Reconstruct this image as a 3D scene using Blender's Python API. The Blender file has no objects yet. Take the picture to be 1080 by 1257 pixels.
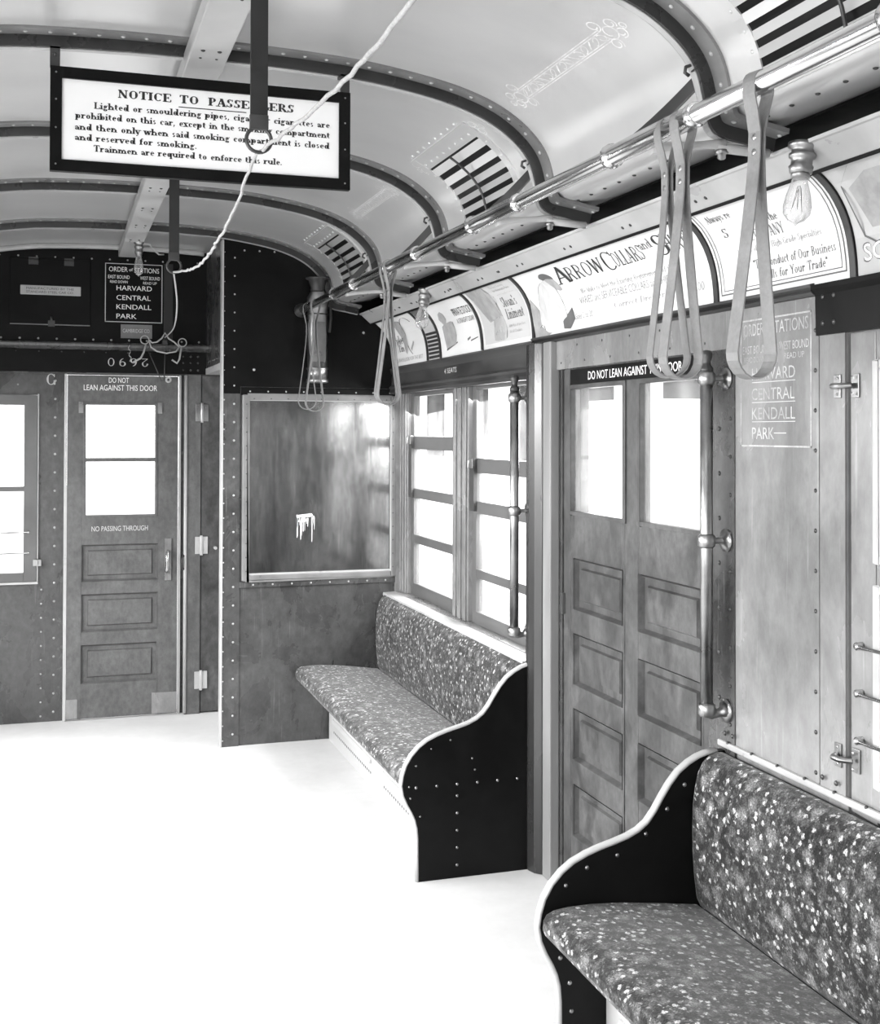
import bpy, bmesh, math, random
from mathutils import Vector, Matrix
from math import pi, sin, cos, radians
random.seed(7)
C = bpy.context.scene.collection
S = bpy.context.scene
# ---------------------------------------------------------------- camera
f_px, yaw, pitch, roll = 1455.32, .31226859, .01317690, .00270078
cx, cy, HC = 540.0, 511.75, 1.55
F = Vector((sin(yaw)*cos(pitch), cos(yaw)*cos(pitch), sin(pitch)))
R0 = Vector((cos(yaw), -sin(yaw), 0)); U0 = R0.cross(F)
R2 = R0*cos(roll) + U0*sin(roll); U2 = -R0*sin(roll) + U0*cos(roll)
cam_d = bpy.data.cameras.new('camera'); cam = bpy.data.objects.new('camera', cam_d); C.objects.link(cam)
m = Matrix((( R2.x, U2.x, -F.x, 0), (R2.y, U2.y, -F.y, 0), (R2.z, U2.z, -F.z, HC), (0, 0, 0, 1)))
cam.matrix_world = m
cam_d.sensor_fit = 'HORIZONTAL'; cam_d.sensor_width = 36.0
cam_d.lens = f_px/1080*36.0
cam_d.shift_y = -(628.5-cy)/1080.0
cam_d.clip_start = .05; cam_d.clip_end = 200
S.camera = cam
# ---------------------------------------------------------------- world, light, exposure
vs = S.view_settings
S.display_settings.display_device = 'sRGB'
vs.view_transform = 'Standard'; vs.look = 'None'; vs.gamma = 1.0; vs.exposure = -0.6
vs.use_curve_mapping = False
S.cycles.use_denoising = True
S.cycles.max_bounces = 10; S.cycles.diffuse_bounces = 5; S.cycles.glossy_bounces = 4
S.cycles.transmission_bounces = 6; S.cycles.transparent_max_bounces = 12
S.cycles.sample_clamp_indirect = 6.0
w = bpy.data.worlds.new('overcast_sky'); S.world = w; w.use_nodes = True
bg = w.node_tree.nodes['Background']; bg.inputs['Color'].default_value = (1, 1, 1, 1); bg.inputs['Strength'].default_value = 6.0
def area(name, loc, aim, sx, sy, power, spread=180):
    l = bpy.data.lights.new(name, 'AREA'); l.shape = 'RECTANGLE'; l.size = sx; l.size_y = sy; l.energy = power
    l.spread = radians(spread)
    o = bpy.data.objects.new(name, l); C.objects.link(o); o.location = loc
    d = Vector(aim)-Vector(loc); o.rotation_euler = d.to_track_quat('-Z', 'Y').to_euler()
    return o
# daylight through the open side doors and windows of the left-hand wall (outside the car)
area('daylight_left_door', (-1.55, 4.0, 1.95), (1.6, 3.8, .75), 3.6, .8, 800)
area('daylight_left_rear', (-1.55, .3, 1.25), (.45, 1.6, 2.3), 2.6, 1.1, 230)
# daylight through the right-hand windows over the benches
area('daylight_right_bench', (2.0, 4.95, 1.45), (1.25, 4.9, .5), 1.7, .8, 125)
area('daylight_right_near', (2.1, 1.4, 1.7), (1.0, 1.5, .2), 1.6, 1.1, 30)

# ---------------------------------------------------------------- mesh builder
ORG = {}
class MB:
    def __init__(s): s.v = []; s.f = []; s.sm = []
    def add(s, vs_, fs, smooth=False):
        n = len(s.v); s.v += [tuple(v) for v in vs_]
        for f in fs: s.f.append([n+i for i in f]); s.sm.append(smooth)
        return s
    def box(s, x0, x1, y0, y1, z0, z1):
        if x0 > x1: x0, x1 = x1, x0
        if y0 > y1: y0, y1 = y1, y0
        if z0 > z1: z0, z1 = z1, z0
        v = [(x0,y0,z0),(x1,y0,z0),(x1,y1,z0),(x0,y1,z0),(x0,y0,z1),(x1,y0,z1),(x1,y1,z1),(x0,y1,z1)]
        return s.add(v, [(0,3,2,1),(4,5,6,7),(0,1,5,4),(1,2,6,5),(2,3,7,6),(3,0,4,7)])
    def cham(s, x0, x1, y0, y1, z0, z1, axis, d):
        """box whose far end along axis sign is chamfered (raised panel): axis '-x' or '-y' is the front"""
        if axis == '-x':
            v = [(x1,y0,z0),(x1,y1,z0),(x1,y1,z1),(x1,y0,z1),(x0,y0+d,z0+d),(x0,y1-d,z0+d),(x0,y1-d,z1-d),(x0,y0+d,z1-d)]
        else:
            v = [(x1,y1,z0),(x0,y1,z0),(x0,y1,z1),(x1,y1,z1),(x1-d,y0,z0+d),(x0+d,y0,z0+d),(x0+d,y0,z1-d),(x1-d,y0,z1-d)]
        return s.add(v, [(0,3,2,1)[::-1],(4,5,6,7)[::-1],(0,1,5,4)[::-1],(1,2,6,5)[::-1],(2,3,7,6)[::-1],(3,0,4,7)[::-1]])
    def moulding(s, a0, a1, z0, z1, d0, d1, w, axis):
        """four sloped strips round an opening, from depth d0 at the edge to d1 at w inside it"""
        o = [(a0,z0),(a1,z0),(a1,z1),(a0,z1)]; i = [(a0+w,z0+w),(a1-w,z0+w),(a1-w,z1-w),(a0+w,z1-w)]
        P3 = (lambda p, d: (d, p[0], p[1])) if axis == 'x' else (lambda p, d: (p[0], d, p[1]))
        for k in range(4):
            j = (k+1) % 4; s.add([P3(o[k],d0),P3(o[j],d0),P3(i[j],d1),P3(i[k],d1)], [(0,1,2,3)])
        return s
    def tube(s, pts, r, n=10, cap=True):
        pts = [Vector(p) for p in pts]; rs = r if isinstance(r, (list, tuple)) else [r]*len(pts)
        T = []
        for i in range(len(pts)):
            a = pts[max(i-1,0)]; b = pts[min(i+1,len(pts)-1)]; d = (b-a)
            T.append(d.normalized() if d.length > 1e-9 else Vector((0,0,1)))
        up = Vector((0,0,1)) if abs(T[0].z) < .9 else Vector((1,0,0))
        u = T[0].cross(up).normalized(); vs_ = []
        for i, p in enumerate(pts):
            u = (u - T[i]*u.dot(T[i])).normalized(); w_ = T[i].cross(u)
            for k in range(n):
                a = 2*pi*k/n; vs_.append(p + (u*cos(a)+w_*sin(a))*rs[i])
        fs = []
        for i in range(len(pts)-1):
            for k in range(n):
                k2 = (k+1) % n; fs.append((i*n+k, i*n+k2, (i+1)*n+k2, (i+1)*n+k))
        s.add(vs_, fs, True)
        if cap:
            m_ = len(pts)-1
            s.add(vs_[:n], [tuple(range(n))[::-1]]); s.add(vs_[m_*n:], [tuple(range(n))])
        return s
    def cyl(s, a, b, r, n=14, r2=None): return s.tube([a, b], [r, r if r2 is None else r2], n)
    def lathe(s, org, prof, axis='z', n=20):
        """prof: list of (radius, distance along axis)"""
        o = Vector(org); ax = {'z': Vector((0,0,1)), 'x': Vector((1,0,0)), 'y': Vector((0,1,0)), '-x': Vector((-1,0,0)), '-y': Vector((0,-1,0)), '-z': Vector((0,0,-1))}[axis] if isinstance(axis, str) else Vector(axis).normalized()
        u = ax.cross(Vector((0,0,1)) if abs(ax.z) < .9 else Vector((1,0,0))).normalized(); w_ = ax.cross(u)
        vs_ = []; fs = []
        for (r, h) in prof:
            for k in range(n):
                a = 2*pi*k/n; vs_.append(o + ax*h + (u*cos(a)+w_*sin(a))*max(r, 1e-5))
        for i in range(len(prof)-1):
            for k in range(n):
                k2 = (k+1) % n; fs.append((i*n+k, i*n+k2, (i+1)*n+k2, (i+1)*n+k))
        s.add(vs_, fs, True)
        if prof[0][0] > 1e-4: s.add(vs_[:n], [tuple(range(n))[::-1]])
        if prof[-1][0] > 1e-4: s.add(vs_[-n:], [tuple(range(n))])
        return s
    def rivet(s, p, nrm, r=.005, h=None):
        h = r*.6 if h is None else h
        return s.lathe(p, [(r, 0), (r*.92, h*.4), (r*.6, h*.85), (0, h)], nrm, 8)
    def sweep(s, path, sect, closed=True, smooth=False, ends=True):
        """path: list of (P, A, B): point with two local axes; sect: list of (a,b)"""
        n = len(sect); vs_ = []
        for P_, A, B in path:
            for a, b in sect: vs_.append(Vector(P_)+Vector(A)*a+Vector(B)*b)
        fs = []; kk = n if closed else n-1
        for i in range(len(path)-1):
            for k in range(kk):
                k2 = (k+1) % n; fs.append((i*n+k, i*n+k2, (i+1)*n+k2, (i+1)*n+k))
        s.add(vs_, fs, smooth)
        if ends and closed:
            s.add(vs_[:n], [tuple(range(n))[::-1]]); s.add(vs_[-n:], [tuple(range(n))])
        return s
    def prism(s, poly, axis, a, b):
        """poly 2D extruded along axis from a to b. axis 'y': (x,z); 'x': (y,z); 'z': (x,y)"""
        def p3(p, t): return {'y': (p[0], t, p[1]), 'x': (t, p[0], p[1]), 'z': (p[0], p[1], t)}[axis]
        n = len(poly); vs_ = [p3(p, a) for p in poly]+[p3(p, b) for p in poly]
        fs = [tuple(range(n))[::-1], tuple(range(n, 2*n))]+[(i, (i+1) % n, n+(i+1) % n, n+i) for i in range(n)]
        return s.add(vs_, fs)
    def torus(s, c, R_, r, nrm, n=24, m_=8, a0=0, a1=2*pi):
        nrm = Vector(nrm).normalized(); u = nrm.cross(Vector((0,0,1)) if abs(nrm.z) < .9 else Vector((1,0,0))).normalized(); w_ = nrm.cross(u)
        pts = [Vector(c)+(u*cos(a0+(a1-a0)*k/n)+w_*sin(a0+(a1-a0)*k/n))*R_ for k in range(n+1)]
        return s.tube(pts, r, m_, cap=False)
    def build_each(s, name, mat, parent):
        """every connected piece becomes a part of its own"""
        par = list(range(len(s.v)))
        def find(a):
            while par[a] != a: par[a] = par[par[a]]; a = par[a]
            return a
        key = {}
        for i, v in enumerate(s.v):
            k = (round(v[0], 6), round(v[1], 6), round(v[2], 6))
            if k in key: par[find(i)] = find(key[k])
            else: key[k] = i
        for f in s.f:
            for i in f[1:]: par[find(i)] = find(f[0])
        grp = {}
        for f, sm in zip(s.f, s.sm): grp.setdefault(find(f[0]), []).append((f, sm))
        for g in grp.values():
            mb = MB(); ix = {}
            for f, sm in g:
                for i in f:
                    if i not in ix: ix[i] = len(mb.v); mb.v.append(s.v[i])
                mb.f.append([ix[i] for i in f]); mb.sm.append(sm)
            mb.build(name, mat, parent)
    def build(s, name, mat, parent=None, bevel=0, solid=0, sub=0, smooth_all=False):
        me = bpy.data.meshes.new(name)
        off = ORG.get(parent.name, Vector((0,0,0))) if parent else Vector((0,0,0))
        me.from_pydata([tuple(Vector(v)-off) for v in s.v], [], s.f)
        for p, sm in zip(me.polygons, s.sm): p.use_smooth = sm or smooth_all
        bm = bmesh.new(); bm.from_mesh(me); bmesh.ops.remove_doubles(bm, verts=bm.verts, dist=1e-6)
        bmesh.ops.recalc_face_normals(bm, faces=bm.faces); bm.to_mesh(me); bm.free()
        me.materials.append(mat)
        o = bpy.data.objects.new(name, me); C.objects.link(o)
        if parent:
            o.parent = parent; ORG[o.name] = off
        if solid:
            md = o.modifiers.new('thickness', 'SOLIDIFY'); md.thickness = solid; md.offset = 0
        if sub:
            md = o.modifiers.new('subdivision', 'SUBSURF'); md.levels = sub; md.render_levels = sub
        if bevel:
            md = o.modifiers.new('bevel', 'BEVEL'); md.width = bevel; md.segments = 2; md.limit_method = 'ANGLE'; md.angle_limit = radians(40)
        return o
def tag(o, label, cat, group=None):
    o['label'] = label; o['category'] = cat
    if group: o['group'] = group
    return o
def thing(name, label, cat, loc=(0,0,0), group=None):
    o = bpy.data.objects.new(name, None); C.objects.link(o); o.location = loc; o.empty_display_size = .1
    ORG[o.name] = Vector(loc); return tag(o, label, cat, group)
def struct(o): o['kind'] = 'structure'; return o
def copy_tree(o, parent=None):
    c = o.copy(); C.objects.link(c)
    if parent: c.parent = parent
    for ch in list(o.children): copy_tree(ch, c)
    return c

# ---------------------------------------------------------------- materials
def nn(nt, t, **k):
    n = nt.nodes.new(t)
    for a, b in k.items():
        if a in n.inputs.keys(): n.inputs[a].default_value = b
        else: setattr(n, a, b)
    return n
def M(name, col, rough=.5, detail=8.0, metal=0.0, var=0.0, scale=4.0, stretch=(1,1,1), bump=0.0, coat=0.0, spec=.5, scratch=0.0, dirt=0.0, sheen=0.0, rvar=1.0, dist=0.0):
    mt = bpy.data.materials.new(name); mt.use_nodes = True; nt = mt.node_tree; L = nt.links
    b = nt.nodes['Principled BSDF']
    b.inputs['Roughness'].default_value = rough; b.inputs['Metallic'].default_value = metal
    b.inputs['Coat Weight'].default_value = coat; b.inputs['Coat Roughness'].default_value = .12
    b.inputs['Specular IOR Level'].default_value = spec
    b.inputs['Sheen Weight'].default_value = sheen
    tc = nn(nt, 'ShaderNodeTexCoord'); mp = nn(nt, 'ShaderNodeMapping'); mp.inputs['Scale'].default_value = stretch
    L.new(tc.outputs['Object'], mp.inputs['Vector'])
    n1 = nn(nt, 'ShaderNodeTexNoise', Scale=scale, Detail=detail, Roughness=.56, Distortion=dist); L.new(mp.outputs[0], n1.inputs['Vector'])
    r1 = nn(nt, 'ShaderNodeMapRange', interpolation_type='SMOOTHSTEP'); r1.inputs[1].default_value = .24; r1.inputs[2].default_value = .76
    r1.inputs[3].default_value = max(0, 1-var); r1.inputs[4].default_value = 1+var; L.new(n1.outputs['Fac'], r1.inputs[0])
    val = r1.outputs[0]
    def mul(a, bb):
        x = nn(nt, 'ShaderNodeMath', operation='MULTIPLY'); L.new(a, x.inputs[0])
        if isinstance(bb, float): x.inputs[1].default_value = bb
        else: L.new(bb, x.inputs[1])
        return x.outputs[0]
    def addn(a, bb):
        x = nn(nt, 'ShaderNodeMath', operation='ADD'); L.new(a, x.inputs[0]); L.new(bb, x.inputs[1]); return x.outputs[0]
    val = mul(val, float(col))
    if scratch:
        for k, (sx, rot) in enumerate((((90, 90, 4), .35), ((70, 70, 3), -.5))):
            m2 = nn(nt, 'ShaderNodeMapping'); m2.inputs['Scale'].default_value = sx; m2.inputs['Rotation'].default_value = (rot, rot*.8, 0)
            L.new(tc.outputs['Object'], m2.inputs['Vector'])
            n2 = nn(nt, 'ShaderNodeTexNoise', Scale=1.0, Detail=2.0); L.new(m2.outputs[0], n2.inputs['Vector'])
            q = nn(nt, 'ShaderNodeMapRange'); q.inputs[1].default_value = .66; q.inputs[2].default_value = .8
            q.inputs[3].default_value = 0; q.inputs[4].default_value = scratch*col; L.new(n2.outputs['Fac'], q.inputs[0])
            val = addn(val, q.outputs[0])
    if dirt:
        n3 = nn(nt, 'ShaderNodeTexNoise', Scale=scale*7, Detail=6.0, Roughness=.7); L.new(mp.outputs[0], n3.inputs['Vector'])
        q = nn(nt, 'ShaderNodeMapRange'); q.inputs[1].default_value = .28; q.inputs[2].default_value = .72
        q.inputs[3].default_value = 1-dirt; q.inputs[4].default_value = 1+dirt*.6; L.new(n3.outputs['Fac'], q.inputs[0])
        val = mul(val, q.outputs[0])
    cc = nn(nt, 'ShaderNodeCombineColor')
    for i in range(3): L.new(val, cc.inputs[i])
    L.new(cc.outputs[0], b.inputs['Base Color'])
    if var:
        rr = nn(nt, 'ShaderNodeMapRange', interpolation_type='SMOOTHSTEP'); rr.inputs[1].default_value = .3; rr.inputs[2].default_value = .7
        rr.inputs[3].default_value = max(.03, rough-.08*rvar); rr.inputs[4].default_value = min(1, rough+.10*rvar)
        L.new(n1.outputs['Fac'], rr.inputs[0]); L.new(rr.outputs[0], b.inputs['Roughness'])
    if bump:
        bp = nn(nt, 'ShaderNodeBump', Strength=bump, Distance=.01); L.new(n1.outputs['Fac'], bp.inputs['Height']); L.new(bp.outputs[0], b.inputs['Normal'])
    return mt
def glass(name, tint=1.0, dirt=.1):
    mt = bpy.data.materials.new(name); mt.use_nodes = True; nt = mt.node_tree; L = nt.links
    nt.nodes.remove(nt.nodes['Principled BSDF']); out = nt.nodes['Material Output']
    tr = nn(nt, 'ShaderNodeBsdfTransparent'); tr.inputs[0].default_value = (tint,)*3+(1,)
    gl = nn(nt, 'ShaderNodeBsdfGlossy'); gl.inputs['Roughness'].default_value = .04
    df = nn(nt, 'ShaderNodeBsdfTranslucent'); df.inputs[0].default_value = (.9,.9,.9,1)
    lw = nn(nt, 'ShaderNodeLayerWeight', Blend=.5)
    pw = nn(nt, 'ShaderNodeMath', operation='POWER'); L.new(lw.outputs['Facing'], pw.inputs[0]); pw.inputs[1].default_value = 6.0
    fr = nn(nt, 'ShaderNodeMath', operation='MULTIPLY_ADD'); L.new(pw.outputs[0], fr.inputs[0]); fr.inputs[1].default_value = .5; fr.inputs[2].default_value = .03
    m1 = nn(nt, 'ShaderNodeMixShader'); L.new(fr.outputs[0], m1.inputs[0]); L.new(tr.outputs[0], m1.inputs[1]); L.new(gl.outputs[0], m1.inputs[2])
    tc = nn(nt, 'ShaderNodeTexCoord'); mp = nn(nt, 'ShaderNodeMapping'); mp.inputs['Scale'].default_value = (3, 3, 1.2); L.new(tc.outputs['Object'], mp.inputs[0])
    n1 = nn(nt, 'ShaderNodeTexNoise', Scale=3.0, Detail=6.0); L.new(mp.outputs[0], n1.inputs['Vector'])
    q = nn(nt, 'ShaderNodeMapRange'); q.inputs[1].default_value = .35; q.inputs[2].default_value = .7; q.inputs[3].default_value = dirt*.3; q.inputs[4].default_value = dirt
    L.new(n1.outputs['Fac'], q.inputs[0])
    m2 = nn(nt, 'ShaderNodeMixShader'); L.new(q.outputs[0], m2.inputs[0]); L.new(m1.outputs[0], m2.inputs[1]); L.new(df.outputs[0], m2.inputs[2])
    L.new(m2.outputs[0], out.inputs['Surface'])
    return mt
def plush(name):
    """dark cut plush with small pale flowers"""
    mt = bpy.data.materials.new(name); mt.use_nodes = True; nt = mt.node_tree; L = nt.links
    b = nt.nodes['Principled BSDF']; b.inputs['Roughness'].default_value = .95; b.inputs['Specular IOR Level'].default_value = .12
    b.inputs['Sheen Weight'].default_value = .22; b.inputs['Sheen Roughness'].default_value = .45
    tc = nn(nt, 'ShaderNodeTexCoord')
    wob = nn(nt, 'ShaderNodeTexNoise', Scale=150.0, Detail=3.0); L.new(tc.outputs['Object'], wob.inputs['Vector'])
    sub = nn(nt, 'ShaderNodeVectorMath', operation='SUBTRACT'); L.new(wob.outputs['Color'], sub.inputs[0]); sub.inputs[1].default_value = (.5,.5,.5)
    sc = nn(nt, 'ShaderNodeVectorMath', operation='SCALE'); L.new(sub.outputs[0], sc.inputs[0]); sc.inputs['Scale'].default_value = .014
    ad = nn(nt, 'ShaderNodeVectorMath', operation='ADD'); L.new(tc.outputs['Object'], ad.inputs[0]); L.new(sc.outputs[0], ad.inputs[1])
    def layer(scale, metric, exp, lo, hi, keep, amp, seed):
        mp = nn(nt, 'ShaderNodeMapping'); mp.inputs['Location'].default_value = (seed, seed*1.7, seed*.6); mp.inputs['Rotation'].default_value = (seed, .3, seed*.5); L.new(ad.outputs[0], mp.inputs[0])
        v = nn(nt, 'ShaderNodeTexVoronoi', distance=metric, Scale=scale)
        if metric == 'MINKOWSKI': v.inputs['Exponent'].default_value = exp
        L.new(mp.outputs[0], v.inputs['Vector'])
        q = nn(nt, 'ShaderNodeMapRange'); q.inputs[1].default_value = lo; q.inputs[2].default_value = hi; q.inputs[3].default_value = 1; q.inputs[4].default_value = 0
        L.new(v.outputs['Distance'], q.inputs[0])
        sp = nn(nt, 'ShaderNodeSeparateColor'); L.new(v.outputs['Color'], sp.inputs[0])
        g = nn(nt, 'ShaderNodeMath', operation='GREATER_THAN'); g.inputs[1].default_value = 1-keep; L.new(sp.outputs[0], g.inputs[0])
        x = nn(nt, 'ShaderNodeMath', operation='MULTIPLY'); L.new(q.outputs[0], x.inputs[0]); L.new(g.outputs[0], x.inputs[1])
        y = nn(nt, 'ShaderNodeMath', operation='MULTIPLY'); L.new(x.outputs[0], y.inputs[0]); y.inputs[1].default_value = amp
        return y.outputs[0]
    l1 = layer(42.0, 'EUCLIDEAN', 1, .20, .30, .8, .42, 1.3)
    l2 = layer(19.0, 'EUCLIDEAN', 1, .16, .45, .6, .13, 4.1)
    l3 = layer(75.0, 'EUCLIDEAN', 1, .2, .36, .5, .16, 7.7)
    br = nn(nt, 'ShaderNodeTexNoise', Scale=260.0, Detail=2.0); L.new(tc.outputs['Object'], br.inputs['Vector'])
    bq = nn(nt, 'ShaderNodeMapRange'); bq.inputs[1].default_value = .35; bq.inputs[2].default_value = .65; bq.inputs[3].default_value = .35; bq.inputs[4].default_value = 1.25; L.new(br.outputs['Fac'], bq.inputs[0])
    wn = nn(nt, 'ShaderNodeTexNoise', Scale=5.0, Detail=4.0); L.new(tc.outputs['Object'], wn.inputs['Vector'])
    wq = nn(nt, 'ShaderNodeMapRange'); wq.inputs[1].default_value = .3; wq.inputs[2].default_value = .7; wq.inputs[3].default_value = .008; wq.inputs[4].default_value = .035; L.new(wn.outputs['Fac'], wq.inputs[0])
    mo = nn(nt, 'ShaderNodeTexNoise', Scale=38.0, Detail=6.0, Roughness=.7); L.new(tc.outputs['Object'], mo.inputs['Vector'])
    mq = nn(nt, 'ShaderNodeMapRange'); mq.inputs[1].default_value = .46; mq.inputs[2].default_value = .66; mq.inputs[3].default_value = 0; mq.inputs[4].default_value = .10; L.new(mo.outputs['Fac'], mq.inputs[0])
    def add2(a, c):
        x = nn(nt, 'ShaderNodeMath', operation='ADD'); L.new(a, x.inputs[0]); L.new(c, x.inputs[1]); return x.outputs[0]
    mx = nn(nt, 'ShaderNodeMath', operation='MAXIMUM'); L.new(l1, mx.inputs[0]); L.new(l2, mx.inputs[1])
    v = add2(add2(add2(mx.outputs[0], l3), wq.outputs[0]), mq.outputs[0])
    x = nn(nt, 'ShaderNodeMath', operation='MULTIPLY'); L.new(v, x.inputs[0]); L.new(bq.outputs[0], x.inputs[1])
    cc = nn(nt, 'ShaderNodeCombineColor')
    for i in range(3): L.new(x.outputs[0], cc.inputs[i])
    L.new(cc.outputs[0], b.inputs['Base Color'])
    bp = nn(nt, 'ShaderNodeBump', Strength=.25, Distance=.003); L.new(br.outputs['Fac'], bp.inputs['Height']); L.new(bp.outputs[0], b.inputs['Normal'])
    return mt
MT = {
 'floor': M('floor_covering', .56, .8, var=.06, scale=2.5, dirt=.05, spec=.2),
 'ceil': M('ceiling_paint', .64, .30, metal=.5, detail=4.0, var=.05, scale=3.0, stretch=(.8, 1.3, .8), coat=.15, rvar=.15),
 'rib': M('shaded_rib_varnish', .03, .3, var=.2, scale=6),  # near faces of the ribs: dark varnish with their shade put into the colour
 'bead': M('pale_bead_and_lit_soffit', .38, .35, var=.15, scale=5),  # pale metal parts; on the ribs it paints the lit soffit
 'flange': M('rib_flange', .16, .35, var=.2, scale=9),
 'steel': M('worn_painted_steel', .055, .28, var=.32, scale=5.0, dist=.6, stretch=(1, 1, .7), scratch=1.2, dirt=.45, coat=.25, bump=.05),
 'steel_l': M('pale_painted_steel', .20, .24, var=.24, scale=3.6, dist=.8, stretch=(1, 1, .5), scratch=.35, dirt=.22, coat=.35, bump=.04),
 'dark': M('black_enamel_steel', .005, .36, var=.3, scale=4, dirt=.2, spec=.12),
 'post': M('dark_painted_post', .02, .24, var=.3, scale=4, stretch=(1, 1, .3), coat=.2),
 'wood': M('varnished_door_wood', .075, .36, var=.42, scale=6, dist=1.2, stretch=(1, 1, .7), dirt=.35, coat=.0, scratch=.2, spec=.3),
 'wood_e': M('end_door_wood', .11, .42, var=.22, scale=6, dist=1.0, stretch=(1, 1, .7), dirt=.3, scratch=.2, spec=.3),
 'faded': M('worn_pale_lettering', .36, .5, var=.4, scale=18, dirt=.3),
 'wood_l': M('pale_door_jamb_wood', .2, .4, var=.12, scale=5, stretch=(3, 3, .4)),
 'wood_d': M('dark_mahogany_board', .035, .5, var=.5, scale=5, stretch=(3, .5, 3)),
 'sash': M('window_sash_wood', .10, .4, var=.2, scale=6),
 'pale': M('pale_enamel_trim', .42, .35, var=.08, scale=4, dirt=.06),
 'white': M('white_paint_lettering', .8, .6),
 'grey': M('faded_grey_lettering', .5, .6),
 'paper': M('white_card_paper', .66, .55, var=.03, scale=6),
 'paper_g': M('grey_printed_card', .40, .6, var=.08, scale=8),
 'placard': M('white_enamel_placard', .86, .5),
 'faded_card': M('pale_tinted_printing', .5, .6, var=.08, scale=20),
 'ink': M('black_printing_ink', .02, .6),
 'ink_m': M('mid_grey_printing_ink', .10, .6, var=.2, scale=30),
 'ink_l': M('light_grey_printing_ink', .30, .6, var=.2, scale=30),
 'nickel': M('polished_nickel_tube', .60, .2, metal=1.0),
 'brass': M('worn_dull_brass', .30, .34, metal=1.0, var=.3, scale=9),
 'iron': M('dark_iron', .06, .4, metal=.6, var=.2, scale=12),
 'leather': M('brown_strap_leather', .19, .5, var=.2, scale=14, dirt=.15, spec=.35),
 'blackleather': M('black_leather', .01, .55, var=.3, scale=30),
 'rope': M('pale_cotton_cord', .34, .85, var=.2, scale=120, stretch=(1, 1, 1), bump=.4),
 'plush': plush('flowered_plush'),
 'glass': glass('window_glass', 1.0, .05),
 'frost': glass('dirty_door_glass', 1.0, .16),
 'bulb': None,
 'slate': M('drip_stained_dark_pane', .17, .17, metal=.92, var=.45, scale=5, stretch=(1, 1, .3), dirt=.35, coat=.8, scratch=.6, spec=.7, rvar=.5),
 'build': M('pale_rendered_facade', .85, .9, var=.05, scale=3),
 'build_d': M('grey_window_glass_outside', .04, 1.0, spec=0.0),
 'ground': M('pale_gravel_ground', .6, .9, var=.08, scale=3),
 'gold': M('faded_gold_stencil', .74, .4, var=.15, scale=40),
 'stain': M('white_paint_drip', .75, .6, var=.2, scale=60),
}
def bulb_glass():
    mt = bpy.data.materials.new('clear_bulb_glass'); mt.use_nodes = True; nt = mt.node_tree; L = nt.links
    nt.nodes.remove(nt.nodes['Principled BSDF']); out = nt.nodes['Material Output']
    tr = nn(nt, 'ShaderNodeBsdfTransparent'); tr.inputs[0].default_value = (.93,)*3+(1,)
    gl = nn(nt, 'ShaderNodeBsdfGlossy'); gl.inputs['Roughness'].default_value = .05
    lw = nn(nt, 'ShaderNodeLayerWeight', Blend=.35)
    m1 = nn(nt, 'ShaderNodeMixShader'); L.new(lw.outputs['Facing'], m1.inputs[0]); L.new(tr.outputs[0], m1.inputs[1]); L.new(gl.outputs[0], m1.inputs[2])
    df = nn(nt, 'ShaderNodeBsdfDiffuse'); df.inputs[0].default_value = (.9,.9,.9,1)
    m2 = nn(nt, 'ShaderNodeMixShader'); m2.inputs[0].default_value = .14; L.new(m1.outputs[0], m2.inputs[1]); L.new(df.outputs[0], m2.inputs[2])
    L.new(m2.outputs[0], out.inputs['Surface']); return mt
MT['bulb'] = bulb_glass()
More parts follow.
